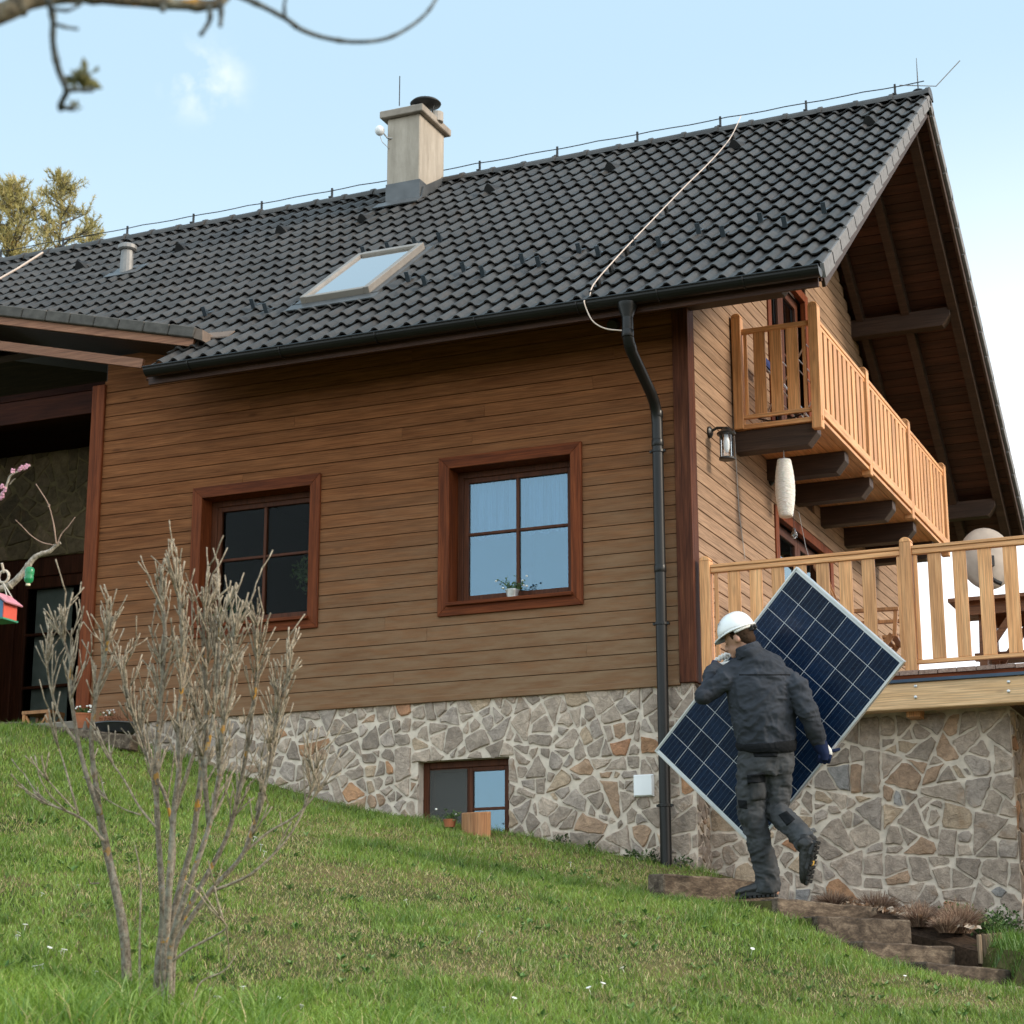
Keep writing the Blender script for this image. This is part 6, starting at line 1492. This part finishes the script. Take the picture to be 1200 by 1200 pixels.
# ------------------------------------------------------------ grass
rs = np.random.RandomState(4)
XA, YA = np.array(xs, float), np.array(ys, float)
ZG = np.array([[terr_far(x, y) for x in xs] for y in ys])
def zat(x, y):
    i = np.clip(np.searchsorted(XA, x)-1, 0, len(XA)-2); j = np.clip(np.searchsorted(YA, y)-1, 0, len(YA)-2)
    u_ = (x-XA[i])/(XA[i+1]-XA[i]); v_ = (y-YA[j])/(YA[j+1]-YA[j])
    return ZG[j, i]*(1-u_)*(1-v_)+ZG[j, i+1]*u_*(1-v_)+ZG[j+1, i]*(1-u_)*v_+ZG[j+1, i+1]*u_*v_
def vnoise(x, y, sc, seed):
    r = np.random.RandomState(seed); G_ = r.rand(64, 64); X_, Y_ = x*sc+100, y*sc+100; i, j = np.floor(X_).astype(int), np.floor(Y_).astype(int); u_, v_ = X_-i, Y_-j
    u_, v_ = u_*u_*(3-2*u_), v_*v_*(3-2*v_); i0, i1, j0, j1 = i % 64, (i+1) % 64, j % 64, (j+1) % 64
    return G_[i0, j0]*(1-u_)*(1-v_)+G_[i1, j0]*u_*(1-v_)+G_[i0, j1]*(1-u_)*v_+G_[i1, j1]*u_*v_
def excluded(x, y):
    xl = np.interp(x, [s[0].x for s in ST], [s[0].y for s in ST])-.03
    return ((x < .3) & (y > -.03)) | ((x < -5.2) & (y > -.62)) | ((x > .3) & (x < 2.72) & (y > xl) & (y < np.interp(x, [1.3, 2.2, 2.4, 2.8], [-.5, -.85, -1.0, -1.35]))) | ((x > .2) & (x < 2.32) & (y > -.86)) | ((x > .2) & (y > .3) & (x < 2.4))
def grass(N, t0, t1, amax, hfun, seed, wd=.0032):
    r = np.random.RandomState(seed); t = t0+(t1-t0)*r.rand(N); a = -(YAW)+0; ang = YAW+(r.rand(N)*2-1)*amax
    x = CAM.x+np.sin(ang)*t; y = CAM.y+np.cos(ang)*t
    n1 = vnoise(x, y, .9, 1)*.55+vnoise(x, y, 2.7, 2)*.3+vnoise(x, y, 7, 3)*.15; n2 = vnoise(x, y, 5.5, 6)*.6+vnoise(x, y, 14, 7)*.4
    dry = np.clip((n1-.47)*5, 0, 1)*np.clip(1.25-np.abs(t-11.5)/6, .15, 1); keep = (~excluded(x, y)) & (r.rand(N) > dry*.3)
    if seed == 2: keep &= r.rand(N) < np.clip((YAW+.02-ang)/.16, .03, 1)
    x, y, t, n2, dry = x[keep], y[keep], t[keep], n2[keep], dry[keep]; n = len(x); z = zat(x, y)-.004
    tuft = np.clip((n2-.55)*5, 0, 1)*(1-dry*.7)
    h = hfun(t, r, n)*(1-.45*dry)*(1+1.0*tuft); h *= .55+.9*r.rand(n)
    az = r.rand(n)*6.283; le = (.25+.9*r.rand(n))*h; la = r.rand(n)*6.283; dx_, dy_ = np.cos(la)*le, np.sin(la)*le
    w_ = wd*(.6+.8*r.rand(n))*(1+.3*(t/14)); sx_, sy_ = np.cos(az)*w_/2, np.sin(az)*w_/2
    v = np.empty((n, 5, 3), np.float32)
    v[:, 0] = np.stack([x-sx_, y-sy_, z], 1); v[:, 1] = np.stack([x+sx_, y+sy_, z], 1)
    mx, my, mz = x+dx_*.35, y+dy_*.35, z+h*.62
    v[:, 2] = np.stack([mx+sx_*.8, my+sy_*.8, mz], 1); v[:, 3] = np.stack([mx-sx_*.8, my-sy_*.8, mz], 1); v[:, 4] = np.stack([x+dx_, y+dy_, z+h*(.9+.1*r.rand(n))], 1)
    me = bpy.data.meshes.new('grass'); me.vertices.add(n*5); me.vertices.foreach_set('co', v.ravel())
    b0 = np.arange(n)*5; lo = np.stack([b0, b0+1, b0+2, b0+3, b0+3, b0+2, b0+4], 1).ravel()
    me.loops.add(n*7); me.loops.foreach_set('vertex_index', lo.astype(np.int32)); me.polygons.add(n*2)
    ls = np.stack([np.arange(n)*7, np.arange(n)*7+4], 1).ravel(); lt = np.tile([4, 3], n); me.polygons.foreach_set('loop_start', ls.astype(np.int32)); me.polygons.foreach_set('loop_total', lt.astype(np.int32))
    me.update(calc_edges=True)
    g1 = np.array([.142, .232, .025]); g2 = np.array([.255, .370, .060]); dk = np.array([.048, .118, .015]); dy = np.array([.46, .37, .18])
    k = r.rand(n)[:, None]; c = g1*(1-k)+g2*k; tf = (tuft*.75)[:, None]; c = c*(1-tf)+(dk*(1-k)+g1*k)*tf
    pd_ = np.clip(dry*.50+.05, 0, 1); isdry = (r.rand(n) < pd_)[:, None]; c = np.where(isdry, dy*(.6+.6*r.rand(n)[:, None]), c); c = c*(1+.25*np.clip((9.6-t)/2, 0, 1))[:, None]
    ca = me.color_attributes.new('tint', 'FLOAT_COLOR', 'POINT'); cc = np.ones((n, 5, 4), np.float32); cc[:, :, :3] = c[:, None, :]; ca.data.foreach_set('color', cc.ravel()); return me
def mk_grass():
    m = bpy.data.materials.new('grass_blade'); m.use_nodes = True; n = m.node_tree; n.nodes.clear(); a = nn(n, 'ShaderNodeAttribute', attribute_name='tint')
    d1 = nn(n, 'ShaderNodeBsdfDiffuse'); lk(n, a.outputs['Color'], d1.inputs[0]); t = nn(n, 'ShaderNodeBsdfTranslucent'); lk(n, a.outputs['Color'], t.inputs[0]); x = nn(n, 'ShaderNodeMixShader'); x.inputs[0].default_value = .35
    lk(n, d1.outputs[0], x.inputs[1]); lk(n, t.outputs[0], x.inputs[2]); g = nn(n, 'ShaderNodeBsdfGlossy'); g.inputs['Roughness'].default_value = .45; g.inputs['Color'].default_value = (.9, 1, .9, 1); y = nn(n, 'ShaderNodeMixShader'); y.inputs[0].default_value = .045
    lk(n, x.outputs[0], y.inputs[1]); lk(n, g.outputs[0], y.inputs[2]); o = nn(n, 'ShaderNodeOutputMaterial'); lk(n, y.outputs[0], o.inputs[0]); return m
MAT['grass'] = mk_grass()
me = grass(420000, 6.3, 17.5, math.radians(18.5), lambda t, r, n: .030+.012*r.rand(n), 1); me.materials.append(MAT['grass'])
go = bpy.data.objects.new('grass', me); COL.objects.link(go); tag(go, 'green lawn grass with dry straw coloured patches on the slope', 'grass', kind='stuff')
me = grass(60000, 6.2, 8.7, math.radians(18.5), lambda t, r, n: (.065+.055*r.rand(n))*np.clip((8.9-t)/1.0, .3, 1), 2, .0042); me.materials.append(MAT['grass'])
go = bpy.data.objects.new('long_grass', me); COL.objects.link(go); tag(go, 'longer bright grass blades around the shrub in the foreground', 'grass', kind='stuff')
tg = MB(); R_ = random.Random(31)
for k_ in range(5200):
    x, y = R_.uniform(2.30, 3.2), R_.uniform(-1.45, .28)
    if x < 2.34+.7*max(0, -y-.98) and y < -.95: continue
    z = float(zat(np.array([x]), np.array([y]))[0]); h = R_.uniform(.06, .17); a = R_.uniform(0, 6.28); e = V((math.cos(a)*h*.5, math.sin(a)*h*.5, h)); w_ = V((math.cos(a+1.57), math.sin(a+1.57), 0))*.0028
    c_ = R_.random(); tg.add([V((x, y, z))-w_, V((x, y, z))+w_, V((x, y, z))+e*.55+ZU*h*.12+w_*.7, V((x, y, z))+e*.55+ZU*h*.12-w_*.7, V((x, y, z))+e], [(0, 1, 2, 3), (3, 2, 4)], (.07+.09*c_, .15+.13*c_, .02+.03*c_))
tag(tg.build('tall_grass', MAT['grass']), 'tall loose grass at the right end of the flower bed', 'grass', kind='stuff')
# broad-leaved weeds
wm_ = leafmat('weed_leaf', (.05, .12, .025), (.11, .20, .05), (.22, .31, .12)); m = MB(); R_ = random.Random(12)
for k_ in range(620):
    t_ = R_.uniform(7.5, 14.5); an = YAW+R_.uniform(-.30, .30); x, y = CAM.x+math.sin(an)*t_, CAM.y+math.cos(an)*t_
    if bool(excluded(np.array([x]), np.array([y]))[0]): continue
    c = V((x, y, float(zat(np.array([x]), np.array([y]))[0])))
    for j in range(R_.randint(4, 9)):
        a = R_.uniform(0, 6.283); L = R_.uniform(.025, .06); e = V((math.cos(a), math.sin(a), R_.uniform(.3, 1.3))).normalized(); s2 = e.cross(ZU).normalized()*L*.2
        m.add([c, c+e*L*.5+s2+ZU*.008, c+e*L, c+e*L*.5-s2+ZU*.008], [(0, 1, 2, 3)])
o = m.build('weeds', wm_); tag(o, 'scattered broad leaved weeds in the lawn', 'weeds', kind='stuff')
# daisies
dm = MB(); 
for k_ in range(9): a = 6.283*k_/9; dm.obox(V((math.cos(a)*.006, math.sin(a)*.006, .04)), V((math.cos(a)*.006, math.sin(a)*.006, .0005)), V((-math.sin(a)*.0022, math.cos(a)*.0022, 0)), V((0, 0, .0008)))
dm.tube([(0, 0, 0), (0, 0, .04)], .0012, 4)
d0 = None; R_ = random.Random(6)
spots = [(222,972),(296,988),(305,998),(308,1006),(262,1180),(275,1185),(299,1190),(318,1183),(325,1181),(305,1188),(253,1183),(20,1106),(42,1145),(17,1102),(28,1095),(72,1124),(52,1141),(73,1126),(478,1062),(693,1168),(704,1163),(113,941),(121,923),(92,1045),(46,1055),(669,1017),(160,881),(55,1120),(110,1150),(214,1192),(240,1187),(286,1170),(290,1178),(880,1120),(1060,1150),(733,1142),(560,1100),(600,1180),(520,1190),(350,1192)]
for px, py in spots:
    rr = ray(px, py); p = None
    for t_ in np.arange(6.5, 16, .03):
        q = CAM+rr*float(t_)
        if q.z < terr(q.x, q.y): p = q; break
    if p is None: continue
    if d0 is None: o = d0 = dm.build('daisy', MAT['petal'])
    else: o = d0.copy(); COL.objects.link(o)
    o.location = (p.x, p.y, terr(p.x, p.y)); o.rotation_euler = (R_.gauss(.25, .2), R_.gauss(0, .2), R_.uniform(0, 6)); sc3 = R_.uniform(.8, 1.15); o.scale = (sc3,)*3
    tag(o, 'tiny white daisy growing in the lawn', 'daisy', 'daisies scattered over the lawn')
